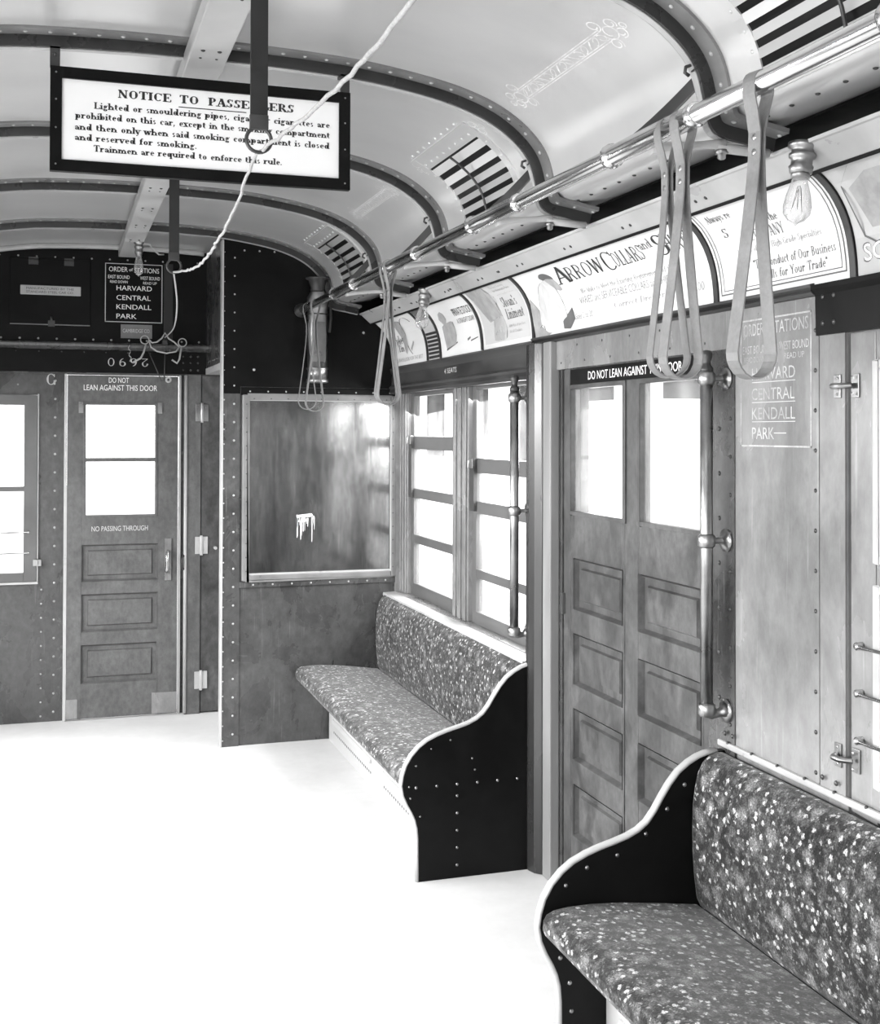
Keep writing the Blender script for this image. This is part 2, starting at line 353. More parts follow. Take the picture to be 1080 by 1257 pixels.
# ---------------------------------------------------------------- lettering
def sans(txt):
    cu = bpy.data.curves.new('lettering_tmp', 'FONT'); cu.body = txt; cu.size = 1; cu.resolution_u = 3; cu.align_x = 'LEFT'
    o = bpy.data.objects.new('lettering_tmp', cu); C.objects.link(o)
    dg = bpy.context.evaluated_depsgraph_get(); me = bpy.data.meshes.new_from_object(o.evaluated_get(dg))
    v = [(p.co.x, p.co.y) for p in me.vertices]; f = [tuple(p.vertices) for p in me.polygons]
    bpy.data.objects.remove(o); bpy.data.curves.remove(cu); bpy.data.meshes.remove(me)
    return v, f
NL = 1
GL = {
 'a': (.60, [('a',.27,.42,.18,.19,0,165),('o',.13,.46,.075),('v',.45,.04,.42,0,0),('a',.25,.17,.18,.17,40,360),('h',.42,.6,.03)]),
 'b': (.68, [('v',.14,0,1,0,2),('a',.37,.31,.24,.31,0,360)]),
 'c': (.56, [('a',.31,.31,.24,.31,45,315),('o',.46,.48,.08)]),
 'd': (.72, [('a',.30,.31,.23,.31,0,360),('v',.54,0,1,2,2)]),
 'e': (.58, [('a',.31,.31,.24,.31,0,315),('h',.1,.55,.34)]),
 'f': (.44, [('v',.2,0,.80,1,0),('a',.33,.80,.13,.18,40,180),('o',.42,.88,.07),('h',.05,.42,.58)]),
 'g': (.60, [('a',.28,.41,.20,.21,0,360),('a',.28,-.09,.24,.17,0,360),('d',.14,.24,.16,.06,0),('o',.52,.57,.07)]),
 'h': (.74, [('v',.16,0,1,1,2),('a',.36,.40,.20,.22,0,180),('v',.56,0,.42,1,0)]),
 'i': (.34, [('v',.17,0,.62,1,2),('o',.17,.86,.10)]),
 'k': (.72, [('v',.16,0,1,1,2),('d',.22,.26,.52,.6,0),('d',.32,.38,.58,.02,1),('s',.54,.6),('s',.6,.03)]),
 'l': (.34, [('v',.17,0,1,1,2)]),
 'm': (1.06, [('v',.16,0,.62,1,2),('a',.34,.40,.18,.22,0,180),('v',.52,0,.42,1,0),('a',.70,.40,.18,.22,0,180),('v',.88,0,.42,1,0)]),
 'n': (.74, [('v',.16,0,.62,1,2),('a',.36,.40,.20,.22,0,180),('v',.56,0,.42,1,0)]),
 'o': (.64, [('a',.32,.31,.25,.31,0,360)]),
 'p': (.70, [('v',.14,-.28,.62,1,2),('a',.38,.31,.23,.31,0,360)]),
 'q': (.70, [('a',.30,.31,.23,.31,0,360),('v',.54,-.28,.62,1,0)]),
 'r': (.54, [('v',.16,0,.62,1,2),('a',.35,.38,.19,.24,50,180),('o',.44,.52,.085)]),
 's': (.48, [('a',.24,.46,.15,.16,30,270),('a',.24,.16,.16,.16,-150,90)]),
 't': (.46, [('v',.19,.14,.84,0,0),('a',.32,.15,.13,.15,180,320),('h',.04,.42,.59)]),
 'u': (.74, [('v',.16,.2,.62,0,2),('a',.36,.21,.2,.21,180,360),('v',.56,0,.62,2,2)]),
 'v': (.60, [('d',.1,.62,.31,0,1),('d',.52,.62,.31,0,0),('s',.1,.6),('s',.52,.6)]),
 'w': (.88, [('d',.1,.62,.27,0,1),('d',.44,.62,.27,0,0),('d',.44,.62,.61,0,1),('d',.78,.62,.61,0,0),('s',.1,.6),('s',.78,.6)]),
 'x': (.60, [('d',.12,.62,.48,0,1),('d',.48,.62,.12,0,0),('s',.12,.6),('s',.48,.6),('s',.12,.03),('s',.48,.03)]),
 'y': (.62, [('d',.1,.62,.33,.02,1),('d',.54,.62,.26,-.24,0),('o',.19,-.22,.075),('s',.1,.6),('s',.54,.6)]),
 'N': (.86, [('V',.16,0,1,1,1),('d',.14,1,.7,0,1),('V',.7,0,1,0,1)]),
 'O': (.90, [('a',.45,.5,.37,.5,0,360)]), 'Q': (.90, [('a',.45,.5,.37,.5,0,360),('d',.5,.2,.8,-.1,1)]),
 'T': (.78, [('v',.39,0,1,1,0),('h',.05,.73,.97),('V',.07,.74,.97,0,0),('V',.71,.74,.97,0,0)]),
 'I': (.42, [('v',.21,0,1,1,1)]),
 'C': (.82, [('a',.44,.5,.36,.5,45,315),('V',.7,.7,.96,0,0)]),
 'E': (.78, [('v',.2,0,1,1,1),('h',.1,.68,.97),('h',.1,.7,.03),('h',.2,.48,.5),('V',.67,.74,.97,0,0),('V',.69,.03,.28,0,0),('V',.48,.38,.62,0,0)]),
 'L': (.72, [('v',.2,0,1,1,1),('h',.1,.66,.03),('V',.65,.03,.3,0,0)]),
 'P': (.74, [('v',.2,0,1,1,1),('a',.40,.73,.27,.26,-90,90),('h',.2,.40,.97),('h',.2,.40,.47)]),
 'R': (.84, [('v',.2,0,1,1,1),('a',.40,.73,.27,.26,-90,90),('h',.2,.40,.97),('h',.2,.40,.47),('d',.42,.46,.72,.02,1),('s',.75,.03)]),
 'A': (.82, [('d',.4,1,.12,0,0),('d',.4,1,.68,0,1),('h',.2,.58,.32),('s',.12,.03),('s',.68,.03)]),
 'S': (.66, [('a',.32,.74,.23,.26,30,270),('a',.32,.25,.25,.25,-150,90),('V',.55,.72,.97,0,0),('V',.09,.03,.28,0,0)]),
 'G': (.86, [('a',.44,.5,.36,.5,45,330),('V',.7,.7,.96,0,0),('v',.72,.02,.42,0,1)]),
 'D': (.84, [('v',.2,0,1,1,1),('a',.38,.5,.38,.47,-90,90),('h',.2,.38,.97),('h',.2,.38,.03)]),
 'B': (.78, [('v',.2,0,1,1,1),('a',.4,.75,.24,.22,-90,90),('a',.4,.27,.28,.24,-90,90),('h',.2,.4,.97),('h',.2,.4,.52),('h',.2,.4,.03)]),
 'H': (.88, [('v',.2,0,1,1,1),('v',.68,0,1,1,1),('h',.2,.68,.5)]),
 'K': (.84, [('v',.2,0,1,1,1),('d',.24,.4,.66,1,0),('d',.36,.52,.7,0,1),('s',.66,.97),('s',.72,.03)]),
 'M': (1.02, [('V',.16,0,1,1,1),('d',.16,1,.5,.05,1),('d',.84,1,.5,.05,0),('v',.84,0,1,1,1)]),
 'U': (.84, [('v',.18,.3,1,0,1),('a',.42,.32,.24,.32,180,360),('V',.66,.3,1,0,1)]),
 'V': (.80, [('d',.1,1,.4,0,1),('d',.7,1,.4,0,0),('s',.1,.97),('s',.7,.97)]),
 'W': (1.12, [('d',.1,1,.36,0,1),('d',.58,1,.36,0,0),('d',.58,1,.82,0,1),('d',1.04,1,.82,0,0),('s',.1,.97),('s',1.04,.97)]),
 'Y': (.80, [('d',.1,1,.4,.45,1),('d',.7,1,.4,.45,0),('v',.4,0,.48,1,0),('s',.1,.97),('s',.7,.97)]),
 '.': (.30, [('o',.13,.08,.09)]), ',': (.30, [('o',.13,.08,.09),('d',.17,.06,.06,-.16,0)]), "'": (.22, [('d',.12,1,.09,.74,1)]),
 '"': (.36, [('d',.1,1,.08,.74,1),('d',.26,1,.24,.74,1)]), '-': (.42, [('h',.06,.36,.3)]), ' ': (.42, []),
}
def serif(txt, thick=.155, thin=.062, slab=.085):
    v = []; f = []; x = 0
    def quad(a, b, c, d):
        n = len(v); v.extend([a, b, c, d]); f.append((n, n+1, n+2, n+3))
    for ch in txt:
        adv, st = GL[ch]
        for s in st:
            k = s[0]
            if k in 'vV':
                _, X, y0, y1, sb, stp = s; h = (thick if k == 'v' else thin)/2; X += x
                quad((X-h,y0),(X+h,y0),(X+h,y1),(X-h,y1))
                if sb and slab: quad((X-h-(slab if sb != 2 else 0),y0),(X+h+slab,y0),(X+h+slab,y0+thin),(X-h-(slab if sb != 2 else 0),y0+thin))
                if stp and slab: quad((X-h-slab,y1-thin),(X+h+(slab if stp != 2 else 0),y1-thin),(X+h+(slab if stp != 2 else 0),y1),(X-h-slab,y1))
            elif k == 'h':
                _, a, b, y = s; quad((x+a,y-thin/2),(x+b,y-thin/2),(x+b,y+thin/2),(x+a,y+thin/2))
            elif k == 's':
                _, X, y = s
                if slab: quad((x+X-slab-thick/2,y-thin/2),(x+X+slab+thick/2,y-thin/2),(x+X+slab+thick/2,y+thin/2),(x+X-slab-thick/2,y+thin/2))
            elif k == 'd':
                _, a, b, c, d, bold = s; h = (thick if bold else thin)/2*1.1
                quad((x+a-h,b),(x+a+h,b),(x+c+h,d),(x+c-h,d))
            elif k == 'o':
                _, X, y, r = s; n = len(v); v.extend([(x+X+r*cos(t*pi/4), y+r*sin(t*pi/4)) for t in range(8)]); f.append(tuple(range(n, n+8)))
            elif k == 'a':
                _, X, Y, rx, ry, a0, a1 = s; N = 14; pr = None
                for i in range(N+1):
                    t = radians(a0+(a1-a0)*i/N); wd = thin+(thick-thin)*abs(cos(t))**1.5
                    ix, iy = max(rx-wd, .01), max(ry-max(thin, wd*.5), .01)
                    cur = ((x+X+rx*cos(t), Y+ry*sin(t)), (x+X+ix*cos(t), Y+iy*sin(t)))
                    if pr: quad(pr[0], cur[0], cur[1], pr[1])
                    pr = cur
        x += adv
    return v, f
def letters(lines, name, mat, parent, mapf, thick=.0006, top=False):
    """lines: (text2d, s0, t0, width, height): baseline-left corner and size (cap height) in the surface's own (s,t); mapf(s,t,lift)->world"""
    for (v, f), s0, t0, wd, ht, base in lines:
        mb = MB(); xs = [p[0] for p in v]; x0, x1 = min(xs), max(xs); k = wd/(x1-x0); ky = ht/base
        mb.add([mapf(s0+(p[0]-x0)*k, t0+p[1]*ky, thick) for p in v], f); o = mb.build(name, mat, parent)
    return o
CAPH = .69   # capital height of the plain face at size 1
def LS(txt, s0, t0, wd, ht): return (sans(txt), s0, t0, wd, ht, CAPH)
def LF(txt, s0, t0, wd, ht, **k): return (serif(txt, **k), s0, t0, wd, ht, 1.0)
def faceY(x0, y, z0):   # surface facing -y
    return lambda s, t, l: (x0+s, y-l, z0+t)
def faceX(x, y0, z0):   # surface facing -x (s runs towards the camera, -y)
    return lambda s, t, l: (x-l, y0-s, z0+t)
# ================================================================ SETTING
WX = 1.66; EY = 6.69; BY = 5.90; LX = -1.0; Y0 = -3.0
def fill(mb, axis, a0, a1, z0, z1, d0, d1, holes):
    """slab in the plane (a,z) with rectangular holes; axis 'x': a is y, slab thickness along x; 'y': a is x, thickness along y"""
    br = sorted({a0, a1, *[min(max(h[0], a0), a1) for h in holes], *[min(max(h[1], a0), a1) for h in holes]})
    for p, q in zip(br, br[1:]):
        if q-p < 1e-6: continue
        c = (p+q)/2; hs = sorted((h[2], h[3]) for h in holes if h[0] < c < h[1]); z = z0
        for h0, h1 in hs+[(z1, z1)]:
            if h0 > z+1e-6:
                (mb.box(d0, d1, p, q, z, h0) if axis == 'x' else mb.box(p, q, d0, d1, z, h0))
            z = max(z, h1)
    return mb
W1 = (4.03, 5.88, .735, 1.75); DR = (2.79, 3.785, .0, 1.77); W3 = (1.25, 2.213, .715, 1.775)
RH = [W1, DR, W3, (.1, .95, .715, 1.775), (-1.2, -.2, .715, 1.775), (-2.6, -1.5, .715, 1.775)]
fl = struct(MB().box(LX-.1, WX+.12, Y0, EY+.1, -.06, 0).build('floor', MT['floor']))
wr = struct(fill(MB(), 'x', Y0, BY+.05, 0, 2.3, WX, WX+.11, RH).build('wall_right', MT['steel_l']))
LH = [(5.05, 5.75, .735, 1.75), (4.165, 4.82, .735, 1.75), (2.5, 3.9, 0, 1.85), (1.25, 2.2, .7, 1.77), (.1, .95, .7, 1.77), (-1.2, -.2, .7, 1.77), (-2.6, -1.5, .7, 1.77)]
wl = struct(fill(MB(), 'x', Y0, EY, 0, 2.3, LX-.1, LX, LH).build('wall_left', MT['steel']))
struct(fill(MB(), 'y', LX, WX, 0, 2.6, Y0-.08, Y0, [(.05, .63, 0, 1.85)]).build('wall_front', MT['dark']))
EW = [(.048, .64, 0, 1.857), (-.80, -.098, .75, 1.745)]
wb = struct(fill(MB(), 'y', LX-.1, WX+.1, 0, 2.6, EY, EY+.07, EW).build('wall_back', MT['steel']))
mb = MB()
for z in [i*.0985+.05 for i in range(20)]:
    if z < 1.86: mb.rivet((-.01, EY, z), (0,-1,0), .0065)
for z in [i*.075+.03 for i in range(10)]: mb.rivet((-.075, EY, z), (0,-1,0), .0055)
for x in [-.92+i*.12 for i in range(7)]: mb.rivet((x, EY, 1.80), (0,-1,0), .005)
mb.build('rivet_row', MT['bead'], wb)
# painted car letter beside the end door
letters([LF('G', -.055, 1.80, .045, .06, thick=.15, slab=0)], 'lettering', MT['grey'], wb, lambda s, t, l: (s, EY-l, t))

# ---- ceiling vault
RIB = [(.33,2.520),(.45,2.5195),(.56,2.517),(.66,2.513),(.76,2.507),(.88,2.492),(.984,2.474),(1.06,2.455),(1.129,2.430),(1.185,2.400),(1.232,2.363),(1.262,2.328),(1.278,2.294),(1.289,2.250),(1.296,2.215),(1.309,2.188),(1.336,2.173),(1.385,2.165),(1.455,2.152)]
def outward(pts):
    out = []
    for i in range(len(pts)):
        a = Vector(pts[max(i-1,0)]); b = Vector(pts[min(i+1,len(pts)-1)]); d = (b-a).normalized()
        out.append(Vector((-d.y, d.x)))   # left normal of a path running to the right: up / out of the car
    return out
def dense(ps, n=3):
    out = []
    for i in range(len(ps)-1):
        p0, p1, p2, p3 = [Vector(ps[j]) for j in (max(i-1,0), i, i+1, min(i+2,len(ps)-1))]
        for k in range(n):
            t = k/n; q = .5*((2*p1)+(p2-p0)*t+(2*p0-5*p1+4*p2-p3)*t*t+(3*p1-p0-3*p2+p3)*t**3); out.append((q.x, q.y))
    return out+[ps[-1]]
RIB = dense(RIB)
RN = outward(RIB)
def shell(k): return [(Vector(p)+n*k) for p, n in zip(RIB, RN)]
def mirror(pts): return [(.66-p[0], p[1]) for p in reversed(pts[1:])]
SH = .036
P1 = shell(SH)
deck_r = [(p[0], p[1]) for p in P1[:43]] + [(1.338,2.226),(1.352,2.212),(1.372,2.207),(1.40,2.2055),(1.43,2.207),(1.48,2.217),(1.54,2.233)]
deck = mirror(deck_r)+deck_r
top = [(x, z+.02) for x, z in deck]
ce = struct(MB().sweep([((0, y, 0), (1,0,0), (0,0,1)) for y in (Y0, EY)], deck+top[::-1], smooth=False).build('ceiling', MT['ceil']))
for p in ce.data.polygons: p.use_smooth = True
md = ce.modifiers.new('split', 'EDGE_SPLIT'); md.split_angle = radians(50)
# deck above the card racks, closed to the wall
struct(MB().box(1.53, 1.78, Y0, BY+.05, 2.225, 2.26).build('trim_1', MT['dark']))
mb = MB()
y = -2.9
while y < 5.8:
    mb.rivet((1.392, y, 2.2055), (0,0,-1), .0055); y += .085
mb.build('screw_row', MT['iron'], ce)
# ---- ribs
def rib(y, n, full=True):
    pr = RIB; path = []
    pts = mirror(pr)+pr; nr = [Vector((-a.x, a.y)) for a in reversed(RN[1:])]+list(RN)
    path = [((p[0], y, p[1]), (nn_.x, 0, nn_.y), (0,1,0)) for p, nn_ in zip(pts, nr)]
    web = MB().sweep(path, [(0,-.002),(0,.006),(SH+.008,.006),(SH+.008,-.002)], smooth=False).build('trim_%d' % n, MT['rib']); struct(web)
    MB().sweep(path, [(-.002,.006),(-.003,.022),(.0,.030),(SH+.004,.034),(SH+.004,.006)], smooth=False).build('bead', MT['bead'], web)  # soffit catching the light: painted paler than the shaded web
    MB().sweep(path, [(SH-.007,-.050),(SH-.007,-.002),(SH+.004,-.002),(SH+.004,-.050)], smooth=False).build('flange', MT['flange'], web)
    mb = MB(); L = 0; step = .058
    for (p, A, B), (q, A2, B2) in zip(path, path[1:]):
        P_, Q_ = Vector(p), Vector(q); d = (Q_-P_).length; t = (step-L % step) % step
        while t < d:
            k = t/d; N = -(Vector(A)*(1-k)+Vector(A2)*k).normalized()
            mb.rivet(P_.lerp(Q_, k)-N*(SH-.007)+Vector((0,-.026,0)), N, .0058); t += step
        L += d
    mb.build('rivet_row', MT['bead'], web)
    # small open hook on the right-hand side of the rib
    h = MB(); a = Vector((1.281, y+.012, 2.325))
    h.tube([a+Vector((.02,0,0)), a+Vector((-.015,0,.0)), a+Vector((-.03,0,-.006)), a+Vector((-.032,0,-.018)), a+Vector((-.022,0,-.024))], .004, 6)
    h.lathe(a+Vector((-.01,0,-.006)), [(.010,-.004),(.010,.004)], '-x', 6)
    h.build('hook', MT['iron'], web)
for i, y in enumerate((-1.5, -.6, .32, 1.26, 2.19, 3.11, 4.05, 4.95)): rib(y, 11+i)
# cornice ribs against the bulkhead and over the end wall
rib(5.87, 20)
pts = mirror(RIB)+RIB; 
mb = MB().sweep([((x, 0, z), (1,0,0), (0,0,1)) for x, z in [(0,0)]], [(0,0)])
cz = [(x, z+.0) for x, z in deck if -.70 < x < .78]
mb = MB()
for yy, r, dz in ((6.60, .016, -.012),):
    mb.tube([(x, yy, z+dz) for x, z in cz], r, 8)
struct(mb.build('trim_21', MT['bead']))

# ---- upper dark board of the end wall with destination hatch
mb = MB().box(LX, .782, 6.645, EY, 2.02, 2.56)
ub = struct(mb.build('trim_2', MT['dark']))
mb = MB()
for x in [-.95+i*.0935 for i in range(19)]:
    mb.rivet((x, 6.645, 2.482), (0,-1,0), .005); mb.rivet((x+.01, 6.645, 2.045), (0,-1,0), .006)
mb.build('rivet_row', MT['bead'], ub)
struct(MB().prism([(6.60,2.005),(6.595,2.018),(6.605,2.028),(6.645,2.03),(6.69,2.03),(6.69,1.99),(6.62,1.99)], 'x', LX, .79).build('trim_3', MT['steel'], bevel=.004))
bm_ = struct(MB().box(LX, .80, 6.655, EY, 1.862, 1.992).build('trim_4', MT['dark']))
mb = MB()
for x in (.66, .70, .74): 
    for z in (1.89, 1.93, 1.965): mb.rivet((x, 6.655, z), (0,-1,0), .006)
for x in [-.9+i*.115 for i in range(13)]: mb.rivet((x, 6.655, 1.978), (0,-1,0), .004)
mb.box(LX, .8, 6.648, 6.655, 1.862, 1.868)
mb.build('rivet_row', MT['steel'], bm_)
# car number painted on the beam, seen upside down as on the photograph
def digit(ch):
    if ch == '6': return [('a',.3,.3,.27,.3,0,360),('a',.42,.42,.39,.56,100,200)]
    if ch == '2': return [('a',.3,.68,.26,.32,-30,170),('d',.53,.55,.1,.06,0),('h',.06,.56,.04),('o',.09,.7,.08)]
GL['6'] = (.62, digit('6')); GL['2'] = (.62, digit('2')); GL['9'] = (.62, [('a',.3,.7,.27,.3,0,360),('a',.18,.58,.39,.56,-80,20)])
GL['0'] = GL['O']
for ch, xc in (('0', .276), ('9', .336), ('6', .394), ('2', .455)):
    letters([LF(ch, 0, 0, .034, .044, thick=.12)], 'lettering', MT['grey'], bm_, lambda s, t, l, xc=xc: (xc+.017-s, 6.655-l, 1.949-t))

# ---- end door
d1 = struct(fill(MB(), 'y', .052, .634, .008, 1.853, 6.66, 6.695, [(.140,.518,1.095,1.70),(.130,.532,.742,.940),(.130,.530,.472,.674),(.128,.524,.195,.402)]).build('door_1', MT['wood_e'], bevel=.003))
for z0, z1 in ((.742,.940),(.472,.674),(.195,.402)):
    mb = MB().box(.12, .54, 6.680, 6.692, z0-.01, z1+.01); mb.cham(.160, .502, 6.668, 6.681, z0+.030, z1-.030, '-y', .006)
    mb.moulding(.129, .531, z0, z1, 6.659, 6.680, .009, 'y')
    mb.build('door_panel', MT['wood_e'], d1)
fill(MB(), 'y', .134, .524, 1.088, 1.706, 6.655, 6.69, [(.148,.512,1.10,1.387),(.148,.512,1.408,1.694)]).build('pane_frame', MT['wood_e'], d1, bevel=.002)
MB().box(.140,.518,6.674,6.678,1.095,1.70).build('pane', MT['glass'], d1)
letters([LS('DO NOT', .265, 1.815, .105, .028), LS('LEAN AGAINST THIS DOOR', .135, 1.773, .385, .030)], 'lettering', MT['white'], d1, lambda s, t, l: (s, 6.66-l, t))
letters([LS('NO PASSING THROUGH', .180, 1.012, .295, .027)], 'lettering', MT['grey'], d1, lambda s, t, l: (s, 6.66-l, t))
for a, b in ((.054,.112),(.50,.632)): MB().box(a, b, 6.656, 6.66, .012, .115 if a < .1 else .125).build('kick_plate', MT['steel_l'], d1, bevel=.001)
hd = MB().box(.566,.602,6.652,6.66,.735,.965).build('handle_plate', MT['steel_l'], d1, bevel=.002)
MB().tube([(.580,6.65,.895),(.578,6.62,.895),(.575,6.615,.86),(.573,6.615,.80),(.572,6.622,.788),(.575,6.65,.785)], .009, 8).build('handle', MT['nickel'], hd)
mb = MB()
for x, z in ((.122,1.68),(.536,1.68)): mb.box(x-.012,x+.012,6.65,6.66,z-.03,z+.03)
mb.build('catch', MT['brass'], d1)
mb = MB().box(.036,.051,6.655,6.70,0,1.862).box(.640,.652,6.668,6.70,0,1.862)  # right-hand strip: daylight through the door crack, painted as a pale strip
struct(mb.build('trim_5', MT['pale'], bevel=.003))
pj = struct(MB().box(.668,.756,6.63,6.69,0,1.866).build('trim_6', MT['wood_e'], bevel=.006))
MB().tube([(.672,6.625,.01),(.672,6.625,1.86)], .009, 8).build('edge_bead', MT['pale'], pj)
# keeper on the post beside the door handle
MB().tube([(.668,6.625,.875),(.655,6.61,.86),(.653,6.61,.81),(.668,6.625,.795)], .006, 6).build('keeper', MT['iron'], pj)
# folding cab door
fd = struct(MB().box(.760, 1.25, 6.64, 6.67, .01, 1.86).build('door_2', MT['wood']))
for z in (1.655, .925, .185):
    h = MB().box(.726,.795,6.626,6.642,z-.047,z+.047); h.cyl((.7595,6.623,z-.054),(.7595,6.623,z+.054),.0085,8)
    for dx in (-.022,.022):
        for dz in (-.03,.03): h.rivet((.7605+dx,6.626,z+dz),(0,-1,0),.004)
    h.build('hinge', MT['pale'] if z < 1 else MT['brass'], fd, bevel=.001)
MB().cyl((.835,6.66,.91),(.835,6.60,.91),.009,8).build('bolt', MT['pale'], fd)

# ---- end wall window at the left
w4 = struct(fill(MB(), 'y', -.80, -.100, .752, 1.743, 6.665, 6.71, [(-.74,-.166,.80,1.232),(-.74,-.166,1.257,1.69)]).build('window_1', MT['sash'], bevel=.002))
MB().box(-.75,-.16,6.688,6.692,.79,1.70).build('pane', MT['glass'], w4)
for z in (1.015,.905):
    MB().tube([(-.74,6.655,z),(-.148,6.655,z)], .0045, 6).rivet((-.143,6.665,z),(0,-1,0),.011,.012).build('guard_bar', MT['nickel'], w4)
MB().box(-.118,-.075,6.652,6.668,.835,.87).box(-.10,-.092,6.640,6.66,.842,.865).build('latch', MT['brass'], w4, bevel=.002)
mb = MB().box(-.100,-.092,6.672,6.69,.742,1.75).box(-.82,-.092,6.665,6.69,.738,.75)
struct(mb.build('trim_7', MT['pale'], bevel=.002))

# ---- cab bulkhead on the right
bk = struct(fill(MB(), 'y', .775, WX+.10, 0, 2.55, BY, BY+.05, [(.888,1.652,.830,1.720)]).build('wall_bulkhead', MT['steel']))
mb = MB()
poly = [(.862,1.775),(1.66,1.775),(1.66,2.24)] + [(x, z) for x, z in reversed([(p[0], p[1]-.004) for p in P1[:49]]) if x > .862] + [(.862, 2.5)]
MB().prism(poly, 'y', BY-.006, BY).build('upper_sheet', MT['dark'], bk)
MB().box(.776,.862,BY-.010,BY,1.74,2.52).build('upper_stile', MT['dark'], bk)
MB().box(.776,.862,BY-.008,BY,.0,1.74).build('stile', MT['steel'], bk)
mb = MB()
for i in range(27):
    z = .06+i*.0905
    if z < 2.46: mb.rivet((.832,BY-.008,z),(0,-1,0),.0058)
for i in range(34): 
    if .03+i*.073 < 2.46: mb.rivet((.783,BY-.008,.03+i*.073),(0,-1,0),.004)
for i in range(9): mb.rivet((.91+i*.09,BY-.012,1.752),(0,-1,0),.0055)
for i in range(5): mb.rivet((.88+i*.075,BY-.006,2.452),(0,-1,0),.005)
for i in range(22): mb.rivet((1.685,BY-.004,.76+i*.047),(0,-1,0),.0045)
mb.rivet((.93,BY-.006,1.86),(0,-1,0),.007); mb.rivet((1.49,BY-.006,2.06),(0,-1,0),.007)
for i in range(8): mb.rivet((.93+i*.097,BY-.012,.792),(0,-1,0),.005)
mb.build('rivet_row', MT['bead'], bk)
MB().box(.862,1.70,BY-.014,BY,1.733,1.772).build('rail', MT['dark'], bk, bevel=.003)
MB().box(.862,1.70,BY-.012,BY,.778,.808).build('rail', MT['steel'], bk, bevel=.003)
MB().box(.770,.779,BY-.012,BY+.055,.0,2.5).build('edge_strip', MT['pale'], bk, bevel=.002)
fr = fill(MB(), 'y', .872, 1.664, .811, 1.736, BY-.020, BY+.01, [(.902,1.636,.842,1.708)])
fr = fr.build('pane_frame', MT['flange'], bk, bevel=.006)
fill(MB(), 'y', .897, 1.641, .837, 1.713, BY-.016, BY+.004, [(.905,1.634,.848,1.706)]).build('bead', MT['bead'], fr, bevel=.002)
mb = MB()
for i in range(13):
    z = .86+i*.069; mb.rivet((.893,BY-.020,z),(0,-1,0),.0035); mb.rivet((1.645,BY-.020,z),(0,-1,0),.0035)
for i in range(9):
    x = .93+i*.085; mb.rivet((x,BY-.020,1.716),(0,-1,0),.0035)
mb.build('screw_row', MT['iron'], fr)
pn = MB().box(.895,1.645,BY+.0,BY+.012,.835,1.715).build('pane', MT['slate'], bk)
mb = MB(); random.seed(3)
for k in range(16):
    x = 1.19+random.uniform(-.045,.05); z1 = 1.135-random.uniform(0,.02); z0 = z1-abs(random.gauss(.05,.045))-.02; wd = random.uniform(.001,.004)
    mb.add([(x-wd,BY-.0012,z1),(x+wd,BY-.0012,z1),(x+wd*.4,BY-.0012,z0),(x-wd*.4,BY-.0012,z0)],[(0,1,2,3)])
for x0,x1,z0,z1 in ((1.15,1.235,1.118,1.14),(1.155,1.20,1.095,1.12)):
    mb.add([(x0,BY-.0011,z0+.005),(x0+.02,BY-.0011,z0),(x1,BY-.0011,z0+.007),(x1-.01,BY-.0011,z1),(x0+.01,BY-.0011,z1-.006)],[(0,1,2,3,4)])
mb.build('paint_drip', MT['stain'], pn)
# cab header: side sheet above the cab doorway and its pale soffit
hs = struct(MB().box(.785,.83,BY+.05,6.645,1.90,2.55).build('trim_8', MT['steel']))
mb = MB()
for i in range(7): mb.rivet((.785, 6.02+i*.09, 1.93), (-1,0,0), .006)
mb.build('rivet_row', MT['brass'], hs)
struct(MB().box(.782,1.5,BY+.05,6.655,1.866,1.90).build('trim_9', MT['pale']))

# ---- right-hand wall dressings
st = MB().box(WX-.004,WX,2.312,2.662,.742,1.865).build('steel_sheet', MT['steel_l'], wr)
MB().box(WX-.007,WX,2.662,2.788,.0,1.868).build('jamb_sheet', MT['steel'], wr)
MB().box(WX-.006,WX,2.215,2.306,.742,1.775).build('jamb_sheet', MT['steel_l'], wr)
mb = MB()
for i in range(11): mb.rivet((WX-.007,2.682,.80+i*.0985),(-1,0,0),.0055)
for i in range(9): mb.rivet((WX-.007,2.735,.86+i*.117),(-1,0,0),.0065)
for i in range(12): mb.rivet((WX-.004,2.325,.775+i*.092),(-1,0,0),.0055)
for y_, z_ in ((2.245,1.80),(2.285,1.80),(2.245,1.86),(2.285,1.86),(2.24,.775),(2.29,.775),(2.70,.775),(2.665,.775)): mb.rivet((WX-.012,y_,z_),(-1,0,0),.0065)
mb.build('rivet_row', MT['iron'], wr)
# slim metal moulding along the wall above the near bench
tm = struct(MB().box(WX-.012,WX,1.0,2.74,.735,.752).build('trim_10', MT['bead'], bevel=.004))
mb = MB()
for i in range(14): mb.rivet((WX-.010,2.69-i*.11,.752),(-.6,0,.8),.005)
mb.build('screw_row', MT['iron'], tm)
# corner post beside the door, pale jamb
MB2 = MB().prism([(WX,3.975),(WX-.05,3.97),(WX-.062,3.945),(WX-.064,3.915),(WX-.055,3.885),(WX-.035,3.862),(WX,3.86)],'z',0,1.868)
ps = struct(MB2.build('trim_22', MT['post'], bevel=.004))
mb = MB()
for i in range(17): mb.rivet((WX-.047,3.973,.30+i*.088),(-.7,.7,0),.005)
mb.build('rivet_row', MT['iron'], ps)
struct(MB().box(WX-.035,WX,3.79,3.858,0,1.868).build('trim_23', MT['wood_l'], bevel=.004))
MB().box(WX,WX+.10,3.765,3.79,0,1.77).build('jamb_sheet', MT['steel'], wr)
struct(MB().box(WX-.02,WX+.08,2.79,3.80,0,.03).build('trim_24', MT['pale'], bevel=.004))
